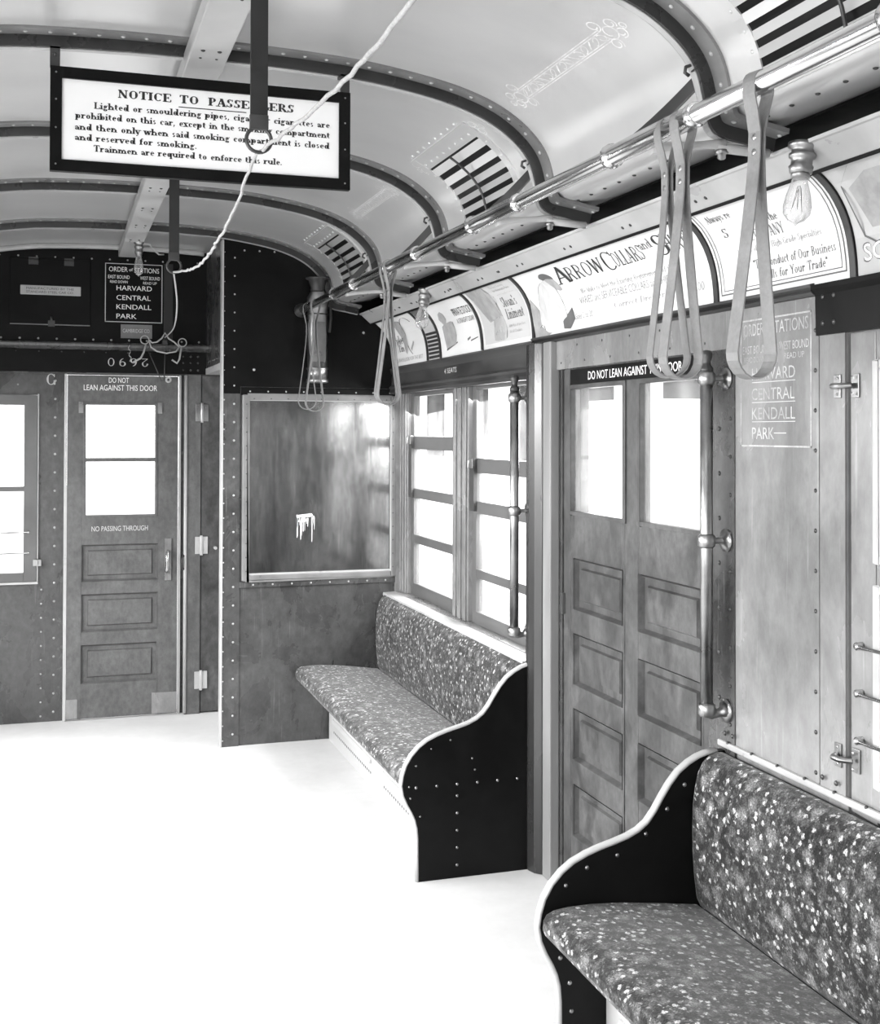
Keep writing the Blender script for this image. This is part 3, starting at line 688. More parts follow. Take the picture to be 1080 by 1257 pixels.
# plank above the door and card-rail mouldings
hp = struct(MB().box(WX-.012,WX,2.665,3.79,1.768,1.868).build('trim_25', MT['steel_l'], bevel=.002))
mb = MB()
for i in range(6): mb.rivet((WX-.012,2.80+i*.19,1.79),(-1,0,0),.004); mb.rivet((WX-.012,2.86+i*.19,1.845),(-1,0,0),.004)
mb.build('screw_row', MT['iron'], hp)
prof = [(WX,1.866),(WX-.018,1.866),(WX-.026,1.872),(WX-.018,1.879),(WX-.028,1.884),(WX-.030,1.890),(WX-.02,1.893),(WX,1.893)]
struct(MB().prism(prof,'y',2.31,3.985).build('trim_26', MT['wood_d']))
lb = [(WX,1.745),(WX-.028,1.745),(WX-.034,1.757),(WX-.030,1.772),(WX-.034,1.782),(WX-.020,1.793),(WX-.018,1.845),(WX-.026,1.862),(WX-.030,1.876),(WX-.02,1.884),(WX,1.884)]
l1 = struct(MB().prism(lb,'y',3.98,BY-.001).build('trim_27', MT['wood_d']))
letters([LS('4 SEATS', 0, 0, .17, .022)], 'lettering', MT['grey'], l1, lambda s, t, l: (WX-.0195-l, 5.02-s, 1.812+t))
l2 = struct(MB().prism([(WX,1.773),(WX-.012,1.773),(WX-.014,1.865),(WX-.026,1.876),(WX-.026,1.888),(WX,1.888)],'y',Y0,2.312).build('trim_28', MT['dark']))
# pale window ledge over the bench
struct(MB().prism([(WX+.06,.733),(1.60,.728),(1.598,.718),(1.60,.71),(WX+.06,.71)],'y',3.98,BY).build('trim_29', MT['pale']))
# pilasters between and beside the windows
def pil(y0, y1, n):
    p = MB().box(WX+.028,WX+.09,y0,y1,.735,1.75)
    for k in range(3):
        c = y0+(k+.5)*(y1-y0)/3; p.box(WX+.020,WX+.028,c-(y1-y0)*.09,c+(y1-y0)*.09,.735,1.75)
    return struct(p.build('trim_%d' % n, MT['steel_l'], bevel=.003))
pil(4.835,5.035,30); pil(5.76,BY-.002,31)

# ---- windows in the right wall
def rwin(n, y0, y1, rails, label_latches):
    x0, x1 = WX+.045, WX+.075
    hol = []; zs = sorted(rails)
    for (a, b), (c, d) in zip(zs, zs[1:]): hol.append((y0+.05, y1-.05, b, c))
    o = struct(fill(MB(), 'x', y0, y1, zs[0][0], zs[-1][1], x0, x1, hol).build('window_%d' % n, MT['sash'], bevel=.003))
    MB().box(x0+.014,x0+.017,y0+.04,y1-.04,zs[0][0]+.02,zs[-1][1]-.01).build('pane', MT['glass'], o)
    for z in label_latches:
        MB().box(x0-.018,x0,y1-.045,y1-.012,z-.022,z+.022).cyl((x0-.028,y1-.028,z+.012),(x0-.028,y1-.028,z-.02),.006,8).build('latch', MT['brass'], o, bevel=.002)
    return o
a = rwin(2, 5.045, 5.755, [(.735,.797),(.997,1.04),(1.222,1.27),(1.466,1.531),(1.73,1.752)], (1.512,))
b = rwin(3, 4.035, 4.825, [(.735,.788),(.93,.968),(1.205,1.258),(1.378,1.441),(1.735,1.752)], (1.418,))
mb = MB().box(WX+.03,WX+.045,5.70,5.755,1.225,1.53)
mb.build('upper_sash_guide', MT['wood_d'], a)
MB().box(WX+.03,WX+.045,4.765,4.82,1.215,1.44).build('upper_sash_guide', MT['wood_d'], b)
# near window in the right wall with guard rods and hinges
x0, x1 = WX+.002, WX+.04
w3 = struct(fill(MB(), 'x', 1.25, 2.208, .722, 1.772, x0, x1, [(1.33,2.122,.80,1.222),(1.33,2.122,1.278,1.702)]).build('window_4', MT['steel_l'], bevel=.004))
for z0, z1 in ((.80,1.222),(1.278,1.702)):
    fill(MB(), 'x', 1.325, 2.127, z0-.005, z1+.005, x0-.006, x0+.012, [(1.345,2.107,z0+.013,z1-.013)]).build('pane_frame', MT['bead'], w3, bevel=.002)
MB().box(x0+.016,x0+.02,1.30,2.14,.79,1.71).build('pane', MT['glass'], w3)
for z in (1.09,.988,.886):
    MB().tube([(x0-.014,1.30,z),(x0-.014,2.172,z)], .0042, 6).lathe((x0,2.168,z),[(.009,0),(.009,.016),(.004,.021)],'-x',8).build('guard_rod', MT['nickel'], w3)
for z in (1.655,.838):
    h = MB().box(WX-.010,WX-.006,2.226,2.25,z-.026,z+.026).box(x0-.005,x0,2.172,2.198,z-.026,z+.026)
    h.tube([(WX-.012,2.24,z),(WX-.03,2.228,z),(WX-.03,2.205,z),(WX-.01,2.185,z)], .007, 6)
    for y_ in (2.238,2.185):
        for dz in (-.018,.018): h.rivet((WX-.010,y_,z+dz),(-1,0,0),.004)
    h.build('hinge', MT['brass'], w3, bevel=.002)

# ---- sliding side door
dh = []
for y0, y1 in ((3.315,3.682),(2.846,3.212)):
    for z0, z1 in ((.195,.366),(.450,.620),(.703,.872),(.955,1.126)): dh.append((y0,y1,z0,z1))
ph = [(3.302,3.702,1.28,1.704),(2.836,3.20,1.28,1.704)]
dx = WX+.004
sd = struct(fill(MB(), 'x', 2.79, 3.763, .02, 1.768, dx, dx+.036, dh+ph).build('door_3', MT['wood'], bevel=.003))
for y0, y1, z0, z1 in dh:
    p = MB().box(dx+.018,dx+.032,y0-.005,y1+.005,z0-.005,z1+.005)
    p.cham(dx+.008,dx+.019,y0+.034,y1-.034,z0+.030,z1-.030,'-x',.005)
    p.moulding(y0,y1,z0,z1,dx-.002,dx+.018,.008,'x')
    p.build('door_panel', MT['wood'], sd)
for y0, y1, z0, z1 in ph:
    fill(MB(), 'x', y0-.012, y1+.012, z0-.008, z1+.008, dx-.006, dx+.02, [(y0+.006,y1-.006,z0+.006,z1-.006)]).build('pane_frame', MT['wood'], sd, bevel=.002)
    MB().box(dx+.012,dx+.016,y0-.002,y1+.002,z0,z1).build('pane', MT['frost'], sd)
ss = MB().box(dx-.005,dx,2.80,3.70,1.713,1.764).build('sign_strip', MT['dark'], sd)
letters([LS('DO NOT LEAN AGAINST THIS DOOR', 0, 0, .615, .027)], 'lettering', MT['white'], ss, lambda s, t, l: (dx-.005-l, 3.555-s, 1.725+t))
MB().box(dx-.012,dx,3.745,3.763,.93,1.0).build('catch', MT['brass'], sd)

# ---- outside
struct(MB().box(-40,40,-40,60,-1.15,-1.05).build('ground', MT['ground']))
# ================================================================ THINGS
# ---- facades outside, seen through the right-hand windows
b1 = thing('building', 'pale building with small dark windows outside the car windows', 'building', (7.5, 14, -1.05))
MB().box(7.0,9.5,6.0,30,-1.05,3.3).build('facade', MT['build'], b1)
MB().prism([(6.7,3.25),(9.8,3.25),(9.8,3.4),(8.2,4.3),(6.7,3.4)],'y',5.8,30.2).build('roof', MT['build'], b1)
for k in range(9):
    MB().box(6.96,7.0,7.0+k*2.4,8.0+k*2.4,1.1,2.4).build('window', MT['build_d'], b1)
b2 = thing('shed', 'pale low shed outside behind the second bench window', 'shed', (5.5, 9.5, -1.05))
MB().box(4.9,6.0,9.3,11.2,-1.05,1.75).build('wall', MT['build'], b2)
MB().box(4.8,6.1,9.2,11.3,1.75,1.85).build('roof', MT['build'], b2)

# ---- benches
EP = [(1.632,.728),(1.60,.724),(1.576,.717),(1.548,.703),(1.520,.683),(1.495,.655),(1.472,.622),(1.452,.590),(1.430,.563),(1.405,.545),(1.375,.532),(1.34,.522),(1.30,.512),(1.262,.500),(1.225,.484),(1.195,.463),(1.168,.435),(1.148,.402),(1.137,.368),(1.132,.335),(1.138,.300),(1.152,.268),(1.168,.240),(1.180,.213),(1.187,.185),(1.190,.15),(1.191,.0)]
def bench(name, label, y_end, y0, y1, face):
    """y_end: plane of the shaped end panel; the bench runs from y0 to y1; face=-1: the outside of the panel faces the camera; 2: its inside does"""
    b = thing(name, label, 'bench', (1.4, (y0+y1)/2, 0), 'plush benches along the right-hand wall')
    pe = MB().prism(EP+[(1.655,0),(1.655,.728)],'y',y_end-.012,y_end+.012).build('end_panel', MT['dark'], b, bevel=.002)
    path = []
    for i, p in enumerate(EP):
        a = Vector(EP[max(i-1,0)]); c = Vector(EP[min(i+1,len(EP)-1)]); d = (c-a).normalized(); n = Vector((d.y,-d.x))*1
        path.append(((p[0],y_end,p[1]),(-n.x if n.x > 0 else n.x,0,n.y if n.x <= 0 else -n.y),(0,1,0)))
    path = [(p, (A[0],0,A[2]), B) for p, A, B in path]
    MB().sweep(path, [(-.004,-.0125),(.001,-.0125),(.005,-.008),(.006,0),(.005,.008),(.001,.0125),(-.004,.0125)], smooth=True).build('edge_moulding', MT['bead'], pe)
    mb = MB(); N = (0, -1, 0); yy = y_end-.012
    if face < 0:
        for i in range(6): mb.rivet((1.185+i*.075,yy,.325),N,.0058)
        for i in range(5): mb.rivet((1.335,yy,.285-i*.06),N,.0055)
        for i in range(9): mb.rivet((1.63,yy,.68-i*.078),N,.006)
        for x,z in ((1.16,.33),(1.165,.29),(1.20,.225),(1.185,.40),(1.24,.455),(1.31,.48),(1.39,.41),(1.40,.37)): mb.rivet((x,yy,z),N,.0038)
    else:
        for x,z in ((1.588,.690),(1.535,.650),(1.485,.592),(1.425,.535),(1.345,.490),(1.262,.468),(1.205,.430),(1.19,.255),(1.215,.19),(1.22,.12)): mb.rivet((x,yy,z),N,.0062)
    mb.build_each('rivet', MT['brass'], pe)
    bk = [(1.580,.330),(1.565,.36),(1.557,.42),(1.553,.48),(1.552,.54),(1.554,.60),(1.560,.645),(1.569,.68),(1.583,.706),(1.602,.722),(1.625,.728),(1.648,.728),(1.650,.70),(1.650,.33)]
    MB().prism(bk,'y',y0,y1).build('backrest', MT['plush'], b, bevel=.012)
    se = [(1.160,.310),(1.146,.318),(1.139,.334),(1.141,.353),(1.150,.368),(1.170,.377),(1.21,.381),(1.27,.381),(1.35,.375),(1.45,.362),(1.565,.345),(1.575,.335),(1.575,.31)]
    MB().prism(se,'y',y0,y1).build('seat_cushion', MT['plush'], b, bevel=.010)
    bs = MB().box(1.315,1.645,y0,y1,0,.312).build('heater_casing', MT['pale'], b)
    L = y1-y0
    for a, c in ((.07,.46),(.56,.95)):
        g = MB(); ya, yb = y0+L*a, y0+L*c
        for k in range(5): g.prism([(1.315,.105+k*.034),(1.304,.108+k*.034),(1.310,.124+k*.034),(1.315,.126+k*.034)],'y',ya,yb)
        g.build('grille', MT['pale'], bs)
        h = MB()
        for k in range(int((yb-ya)/.03)): h.lathe((1.3152,ya+.015+k*.03,.062),[(.006,0),(.006,.001)],'-x',6)
        h.build('vent_holes', MT['iron'], bs)
    return b
bench('bench', 'plush bench against the bulkhead under the two windows', 3.94, 3.952, BY-.02, -1)
bench('bench', 'dark flowered plush bench in the near right corner, curved end before the side door', 2.72, 1.05, 2.709, 2)
# ---- overhead handrail
RX, RZ = 1.166, 2.163
hr = thing('handrail', 'long polished overhead handrail along the right side carrying the leather straps', 'handrail', (RX, 3, RZ))
MB().tube([(RX,-.5,RZ),(RX,5.885,RZ)], .019, 18).build('tube', MT['nickel'], hr)
MB().lathe((RX,5.895,RZ),[(.036,0),(.036,.010),(.024,.018),(.022,.05)],'-y',16).build('wall_flange', MT['iron'], hr)
for y in (1.26, 2.19, 3.11, 4.05, 4.95):
    b = MB().lathe((RX,y+.20,RZ),[(.019,0),(.026,.003),(.028,.008),(.028,.020),(.0235,.026),(.0225,.03),(.0225,.36),(.025,.364),(.025,.382),(.019,.386)],'-y',16).build('sleeve', MT['nickel'], hr)
    # upper web running from the sleeve to the rib
    g = MB(); path = []
    for k in range(9):
        t = k/8; x = RX+.004+(1.286-RX)*t; yy = y+.20-.165*t; z = RZ+.012+.135*t**1.25; h = .022+.012*t
        path.append(((x,yy,z),(0,0,1),(.6,.8,0)))
    g.sweep(path, [(-.03,-.005),(.006,-.005),(.006,.005),(-.03,.005)])
    g.build('bracket', MT['iron'], hr, bevel=.002)
    # lower arm running out to the deck rib
    a = MB(); path = []
    for k in range(9):
        t = k/8; x = RX+.012+(1.33-RX)*t; z = RZ-.014+.014*t; path.append(Vector((x, y+.03-.02*t, z)))
    a.tube(path, [.016,.012,.010,.009,.0085,.0085,.009,.010,.012], 10)
    a.tube([(1.325,y+.012,2.155),(1.44,y-.005,2.146)], .0105, 10)
    a = a.build('arm', MT['bead'], hr)
    MB().lathe((1.335,y+.01,2.150),[(.014,0),(.014,.008),(.009,.009),(.009,.018),(.005,.021)],'-z',6).build('nut', MT['brass'], a)

# ---- hand straps
def strap_mesh(len_, wid, open_, seed):
    """closed band hanging round the rail; local origin at the rail axis"""
    r = .0198; pts = []
    for k in range(9):
        a = pi+(-pi)*k/8; pts.append((r*cos(a), r*sin(a)))          # over the rail from -x to +x
    right = [(.0192,-.02),(.011,-.05),(.0035,-.085),(.0035,-.13),(.006,-.17)]
    n = 10
    for k in range(1, n+1):
        t = k/n; right.append((.006+(open_/2-.006)*(t**1.1), -.17-(len_-.17-open_/2)*t))
    bot = [(open_/2*cos(-pi*k/10), -(len_-open_/2)+open_/2*sin(-pi*k/10)) for k in range(1, 10)]
    left = [(-x, z) for x, z in reversed(right)]
    loop = pts+right+bot+left
    N = len(loop); v = []; f = []; th = .0032
    for i, p in enumerate(loop):
        a = Vector(loop[i-1]); b = Vector(loop[(i+1) % N]); d = (b-a).normalized(); nrm = Vector((d.y, -d.x))
        tw = 0
        for off in (0, th):
            for s in (-.5, .5):
                v.append((p[0]-nrm.x*off, s*wid, p[1]-nrm.y*off))
    for i in range(N):
        j = (i+1) % N; A = i*4; B = j*4
        f += [(A,B,B+1,A+1),(A+2,A+3,B+3,B+2),(A,A+2,B+2,B),(A+1,B+1,B+3,A+3)]
    mb = MB(); mb.add(v, f); return mb
straps = [(1.80,'single pale leather hand strap hanging nearest the camera, in front of the painted station list',.515,.085,6,.031),
 (2.062,'nearer of the two leather hand straps hanging together over the side door',.505,.080,3,.030),
 (2.128,'farther of the two leather hand straps hanging together over the side door',.500,.078,-3,.030),
 (4.215,'nearer of two paired leather hand straps hanging before the bench windows',.51,.084,4,.028),
 (4.275,'farther of two paired leather hand straps hanging before the bench windows',.505,.080,-2,.028),
 (5.545,'hand strap hanging in front of the fire extinguisher',.512,.085,3,.026),
 (5.735,'hand strap hanging at the far end of the handrail, left of the extinguisher',.50,.085,-4,.026)]
for y, lab, L, op, tilt, wd in straps:
    t = thing('hand_strap', lab, 'strap', (RX, y, RZ), 'leather hand straps on the overhead handrail')
    ORG[t.name] = Vector((0,0,0))
    lp = strap_mesh(L, wd, op, 1).build('leather_loop', MT['leather'], t, bevel=.0008, smooth_all=False)
    for z in (-.094, -.120):
        MB().lathe((-.0062,0,z),[(.0062,0),(.0062,.0008),(.004,.002),(0,.0022)],'-x',10).build('rivet', MT['brass'], t)
    t.rotation_euler = (radians(tilt*.35), 0, radians(tilt*1.5))

# ---- grab poles
def pole(x, y, wallx, wally, ztop, zbot, zs, label, rad):
    p = thing('grab_pole', label, 'pole', (x, y, zbot))
    MB().tube([(x,y,zbot),(x,y,ztop-.055)], rad, 16).build('tube', MT['brass'], p)
    MB().lathe((x,y,ztop-.058),[(rad*1.05,0),(rad*1.05,.012),(rad*.7,.018),(rad*.62,.028),(rad*.9,.040),(rad*.95,.048),(rad*.7,.056),(0,.059)],'z',14).build('finial', MT['iron'], p)
    for i, z in enumerate(zs):
        MB().lathe((x,y,z-.018),[(rad,0),(rad*1.35,.006),(rad*1.4,.018),(rad*1.35,.030),(rad,.036)],'z',16).build('collar', MT['brass'], p)
        a = MB()
        if i < 2:
            a.tube([(x,y,z),(x+(wallx-x)*.35,y+(wally-y)*.35,z),(x+(wallx-x)*.8,y+(wally-y)*.8,z),(wallx-.004,wally,z)], [rad*.7,rad*.5,rad*.5,rad*.8], 10)
        else:
            a.tube([(x,y,z),(x+(wallx-x)*.30,y,z-.012),(x+(wallx-x)*.6,y,z-.012),(wallx-.014,wally,z-.008),(wallx-.003,wally,z-.006)], [rad,rad*.95,rad*.65,rad*.8,rad*1.5], 12)
        a = a.build('bracket', MT['brass'], p)
        fl_ = MB().lathe((wallx,wally,z-(.006 if i == 2 else 0)),[(.030,0),(.030,.005),(.020,.008),(.012,.014)],'-x',18)
        for k in range(5): fl_.rivet((wallx-.005,wally+.022*cos(k*1.257),z+.022*sin(k*1.257)),(-1,0,0),.004)
        fl_.build('flange', MT['brass'], a)
    return p
pole(1.598, 2.706, WX-.007, 2.700, 1.765, .838, (1.692, 1.272, .838), 'tall brass grab pole on the wall between side door and station list', .0165)
pole(1.562, 3.968, WX-.044, 3.966, 1.757, .838, (1.675, 1.270, .838), 'brass grab pole in front of the nearer bench window', .0165)

# ---- smoking notice hanging from the rib
NY = 3.072
ns = thing('notice_sign', 'black-framed printed smoking notice hanging from the ceiling rib', 'sign', (.357, NY, 2.32))
fill(MB(), 'y', -.022, .736, 2.193, 2.452, NY-.010, NY+.010, [(.006,.706,2.222,2.424)]).build('frame', MT['dark'], ns)
pl = MB().box(.0,.712,NY-.003,NY+.003,2.217,2.430).build('placard', MT['placard'], ns)
mp = lambda s, t, l: (.006+s, NY-.003-l, 2.222+t)
def px(u): return (u-75)/341*.700
rows = [('NOTICE', 140, 204, .1655, .0205), ('TO', 214, 237, .1655, .0205), ('PASSENGERS', 249, 357, .1655, .0205)]
LN = [LF(t, px(a), z, px(b+75)-px(75)-px(a+0)+0, h, thick=.17) for t, a, b, z, h in rows]
LN = []
for t, a, b, z, h in rows: LN.append(LF(t, (a-75)*.700/341, z, (b-a)*.700/341, h, thick=.235, thin=.095))
for t, a, b, z in (('Lighted or smouldering pipes, cigars or cigarettes are',112,404,.133),('prohibited on this car, except in the smoking compartment',90,404,.106),
                   ('and then only when said smoking compartment is closed',90,404,.0775),('and reserved for smoking.',90,235,.0515),('Trainmen are required to enforce this rule.',112,342,.0255)):
    LN.append(LF(t, (a-75)*.700/341, z, (b-a)*.700/341, .0165, thick=.22, thin=.09))
letters(LN, 'lettering', MT['ink'], pl, mp, .0008)
MB().box(.006+.283,.006+.455,NY-.0042,NY-.003,2.222+.1545,2.222+.1565).build('underline', MT['ink'], pl)
for x in (-.011, .723):
    MB().box(x-.012,x+.012,NY-.004,NY+.006,2.45,2.502).box(x-.012,x+.012,NY-.004,NY+.036,2.497,2.505).rivet((x,NY-.004,2.482),(0,-1,0),.006).build('hanger', MT['iron'], ns)
mb = MB()
for x in (-.008,.722):
    for z in (2.21,2.30,2.37,2.437): mb.rivet((x,NY-.010,z),(0,-1,0),.0025)
mb.build_each('screw', MT['brass'], ns)

# ---- ceiling wiring duct
wd_ = thing('wiring_duct', 'pale flat wiring duct running along the middle of the ceiling', 'duct', (.352, 2.5, 2.5))
MB().box(.305,.402,-2.9,6.55,2.484,2.530).build('casing', MT['bead'], wd_, bevel=.004)
mb = MB()
for y in [.35+i*.43 for i in range(14)]:
    for x in (.334,.374): mb.rivet((x,y,2.484),(0,0,-1),.006)
    for x in (.334,.374): mb.rivet((x,y+.06,2.484),(0,0,-1),.004)
mb.build_each('screw', MT['iron'], wd_)

# ---- cord hangers with rings, cord, signal lever
def hanger(x, y, ztop, zring, w_, lab, R_):
    h = thing('cord_hanger', lab, 'hanger', (x, y, ztop), 'black leather hangers of the signal cord')
    MB().box(x-w_/2,x+w_/2,y-.0025,y+.0025,zring+R_*.85,ztop).build('leather_strap', MT['blackleather'], h, bevel=.001)
    MB().box(x-w_/2-.001,x+w_/2+.001,y-.005,y+.005,zring+R_*.8,zring+R_*.8+.028).build('keeper', MT['iron'], h, bevel=.001)
    MB().torus((x,y,zring), R_, .0036, (0,1,0)).build('ring', MT['iron'], h)
hanger(.3565, 2.215, 2.484, 2.098, .033, 'nearer hanger, black leather strap and ring hanging before the smoking notice', .0235)
hanger(.3735, 4.10, 2.484, 2.112, .034, 'farther hanger, black leather strap and ring hanging below the smoking notice', .0235)
cp = [Vector(p) for p in ((.40,.2,2.03),(.385,.7,2.025),(.370,1.237,2.023),(.370,1.54,2.028),(.366,1.9,2.05),(.362,2.20,2.078),(.366,2.34,2.088),(.370,2.602,2.048),(.371,2.874,2.020),(.371,3.10,2.010),(.371,3.35,2.012),(.371,3.7,2.045),(.373,4.09,2.092))]
def spline(ps, n=8):
    out = []
    for i in range(len(ps)-1):
        p0, p1, p2, p3 = ps[max(i-1,0)], ps[i], ps[i+1], ps[min(i+2,len(ps)-1)]
        for k in range(n):
            t = k/n; out.append(.5*((2*p1)+(p2-p0)*t+(2*p0-5*p1+4*p2-p3)*t*t+(3*p1-p0-3*p2+p3)*t**3))
    return out+[ps[-1]]
sp = spline(cp); random.seed(5)
sp = [p+Vector((random.gauss(0,.0012),0,random.gauss(0,.0012))) for p in sp]
co = MB().tube(sp, .0034, 8)
tag(co.build('rope', MT['rope']), 'pale cotton rope running through the hanger rings from the upper edge to the far ring', 'rope')
LY = 6.56
lv = thing('signal_lever', 'small iron signal lever with two rings under the dark end board', 'lever', (.555, LY, 2.0))
MB().box(.552,.600,6.636,6.645,2.03,2.47).build('leather_strap', MT['blackleather'], lv)
a = MB().tube([(.470,LY,2.045),(.485,LY,2.030),(.510,LY,2.035),(.535,LY,2.055),(.552,LY,2.085),(.572,LY,2.055),(.600,LY,2.038),(.628,LY,2.012)], .0045, 6)
a.tube([(.468,LY,2.04),(.480,LY,2.005),(.510,LY,1.985),(.560,LY,1.975),(.610,LY,1.985),(.630,LY,2.012)], .0045, 6).build('yoke', MT['bead'], lv)
for x, z in ((.446,2.045),(.645,2.035)): MB().torus((x,LY,z), .022, .0032, (0,1,0), 18, 6).build('ring', MT['bead'], lv)
MB().tube([(.452,LY,2.022),(.440,LY,1.975),(.425,LY,1.945),(.385,LY,1.922)], .0055, 6).build('toggle', MT['rope'], lv)
mb = MB()
for k in range(5): mb.torus((.372-.002*k,LY,1.935+.018*k),.008,.0022,(1,0,1) if k % 2 else (1,0,-.4),8,5)
mb.build('chain', MT['bead'], lv)
MB().tube([(.640,LY,2.012),(.630,LY,1.945),(.617,LY,1.922),(.590,LY,1.940)], .0055, 6).build('toggle', MT['rope'], lv)
MB().tube([(.552,LY,1.975),(.550,LY,1.83)], .003, 6).tube([(.465,LY,1.985),(.535,LY,1.825),(.575,LY,1.835)], .003, 6).build('trip_rod', MT['iron'], lv)
MB().torus((.572,LY,1.832),.012,.006,(0,1,0),12,6).build('eye', MT['bead'], lv)
MB().box(.54,.565,LY,6.645,2.02,2.045).build('mount', MT['iron'], lv)
tag(MB().tube(spline([Vector(p) for p in ((.3735,4.105,2.09),(.45,4.8,2.055),(.52,5.7,2.04),(.551,6.55,2.06))]), .003, 8).build('rope', MT['rope']), 'pale cotton rope dropping from the far ring to the signal lever', 'rope')

# ---- lamps
def lamp(loc, axis, label, group, s=1.0, wire=False):
    ax = Vector(axis).normalized(); p = Vector(loc)
    t = thing('ceiling_lamp', label, 'lamp', loc, group)
    sk = MB().lathe(p, [(.030*s,-.005),(.030*s,.004),(.022*s,.008),(.022*s,.016),(.026*s,.018),(.026*s,.026),(.021*s,.029),(.021*s,.041),(.024*s,.044),(.022*s,.058),(.016*s,.060)], ax, 18).build('socket', MT['brass'], t)
    MB().lathe(p+ax*.056, [(.0185*s,0),(.0185*s,.012)], ax, 18).build('screw_collar', MT['brass'], sk)
    bl = [(.014*s,.060),(.0165*s,.078),(.024*s,.105),(.028*s,.128),(.0265*s,.145),(.017*s,.158),(.006*s,.163),(0,.170)]
    bu = MB().lathe(p, bl, ax, 20).build('bulb', MT['bulb'], t)
    u = ax.cross(Vector((0,1,0))).normalized(); w_ = ax.cross(u); mb = MB()
    for k in range(3):
        d = u*cos(k*2.09)+w_*sin(k*2.09); d2 = u*cos(k*2.09+1)+w_*sin(k*2.09+1)
        mb.tube([p+ax*.085+d*.003, p+ax*.138+d*.012*s, p+ax*.09+d2*.005], .0007, 4)
    mb.build('filament', MT['iron'], bu)
    return t
t = lamp((.378,6.02,2.484), (0,-.05,-1), 'bare bulb hanging from the far end of the ceiling duct', 'bare electric bulbs', .85)
MB().tube([(.40,6.02,2.48),(.43,6.02,2.478),(.448,6.02,2.452),(.475,6.02,2.43),(.50,6.05,2.435)], .004, 6).build('wire', MT['bead'], t)
lamp((1.478,2.115,2.150), (-.12,0,-1), 'bare bulb over the advertising card with the quotation', 'bare electric bulbs', 1.05)
lamp((1.478,4.785,2.150), (-.12,0,-1), 'bare bulb over the striped advertising card above the far bench window', 'bare electric bulbs', 1.05)

# ---- fire extinguisher on the bulkhead
fx = thing('fire_extinguisher', 'tarnished copper fire extinguisher mounted on the dark upper bulkhead', 'fire extinguisher', (1.240, 5.846, 1.80))
p0 = (1.240, 5.846, 0)
bd = MB().lathe(p0, [(.048,1.797),(.055,1.80),(.055,1.815),(.050,1.82),(.050,1.862),(.054,1.865),(.054,1.872),(.050,1.876),(.050,2.165),(.054,2.168),(.054,2.182),(.052,2.188),(.054,2.20),(.052,2.225),(.040,2.25),(.034,2.258)], 'z', 24).build('cylinder', MT['brass'], fx)
MB().lathe(p0, [(.034,2.256),(.036,2.262),(.034,2.275),(.038,2.285),(.046,2.312),(.060,2.318),(.060,2.324),(.040,2.322)], 'z', 24).build('cap', MT['iron'], fx)
MB().tube([(1.286,5.83,2.24),(1.300,5.82,2.20),(1.302,5.815,2.12),(1.294,5.815,2.05)], .007, 8).build('hose', MT['blackleather'], fx)
mb = MB()
def cylmap(a, z, lift=.0512): return (1.240+lift*sin(a), 5.846-lift*cos(a), z)
v = []
for k in range(9):
    a = -.75+1.5*k/8; v += [cylmap(a,1.90),cylmap(a,2.10)]
mb.add(v, [(2*k,2*k+2,2*k+3,2*k+1) for k in range(8)], True).build('maker_plate', MT['flange'], bd)
MB().torus((1.240,5.846,2.14), .0505, .003, (0,0,1), 24, 6).box(1.222,1.258,5.89,5.899,2.12,2.16).build('mounting_band', MT['iron'], fx)

# ---- station list boards
def block_sign(name, rows, mapf, border, parent, mat, frame_mat, tw=.003):
    x0, x1, z0, z1 = border; b = MB()
    for (a, c, d, e) in ((x0,x1,z0,z0+tw),(x0,x1,z1-tw,z1),(x0,x0+tw,z0,z1),(x1-tw,x1,z0,z1)):
        b.add([mapf(a,d,.0006),mapf(c,d,.0006),mapf(c,e,.0006),mapf(a,e,.0006)],[(0,1,2,3)])
    b.build('border', frame_mat, parent)
    letters([LS(*r) for r in rows], 'lettering', mat, parent, mapf)
s1 = thing('station_sign', 'dark station list board with pale lettering on the end board beside the bare bulb', 'sign', (.392, 6.64, 2.15), 'lists of stations')
MB().box(.241,.543,6.637,6.645,2.143,2.462).build('board', MT['dark'], s1)
m1 = faceY(.241, 6.637, 2.143)
block_sign('s', [('ORDER',.020,.274,.098,.026),('of',.125,.279,.020,.016),('STATIONS',.152,.272,.132,.026),('EAST BOUND',.016,.236,.112,.019),('READ DOWN',.026,.212,.092,.014),('WEST BOUND',.184,.234,.105,.019),('READ UP',.200,.210,.072,.014),
  ('HARVARD',.060,.173,.186,.026),('CENTRAL',.060,.121,.180,.026),('KENDALL',.060,.071,.184,.026),('PARK',.060,.020,.106,.026)], m1, (.0,.302,.0,.319), s1, MT['white'], MT['grey'], .004)
s2 = thing('station_sign', 'faded station list painted on the pale steel wall sheet beside the tall grab pole', 'sign', (WX-.004, 2.487, 1.52), 'lists of stations')
m2 = lambda s, t, l: (WX-.004-l, 2.637-s, 1.517+t)
block_sign('s', [('ORDER',.014,.277,.090,.030),('of',.110,.282,.018,.018),('STATIONS',.136,.277,.150,.030),('EAST BOUND',.010,.232,.118,.020),('READ DOWN',.018,.210,.090,.014),('WEST BOUND',.170,.234,.118,.020),('READ UP',.190,.212,.080,.014),
  ('HARVARD',.052,.166,.182,.029),('CENTRAL',.050,.116,.182,.029),('KENDALL',.052,.068,.182,.029),('PARK',.052,.019,.096,.029)], m2, (.0,.298,.0,.318), s2, MT['faded'], MT['faded'], .004)
for z in (.159,.109,.061): MB().box(WX-.0046,WX-.004,2.403,2.585,1.517+z,1.517+z+.0015).build('underline', MT['grey'], s2)
MB().box(WX-.0046,WX-.004,2.44,2.49,1.517+.033,1.517+.035).build('underline', MT['grey'], s2)
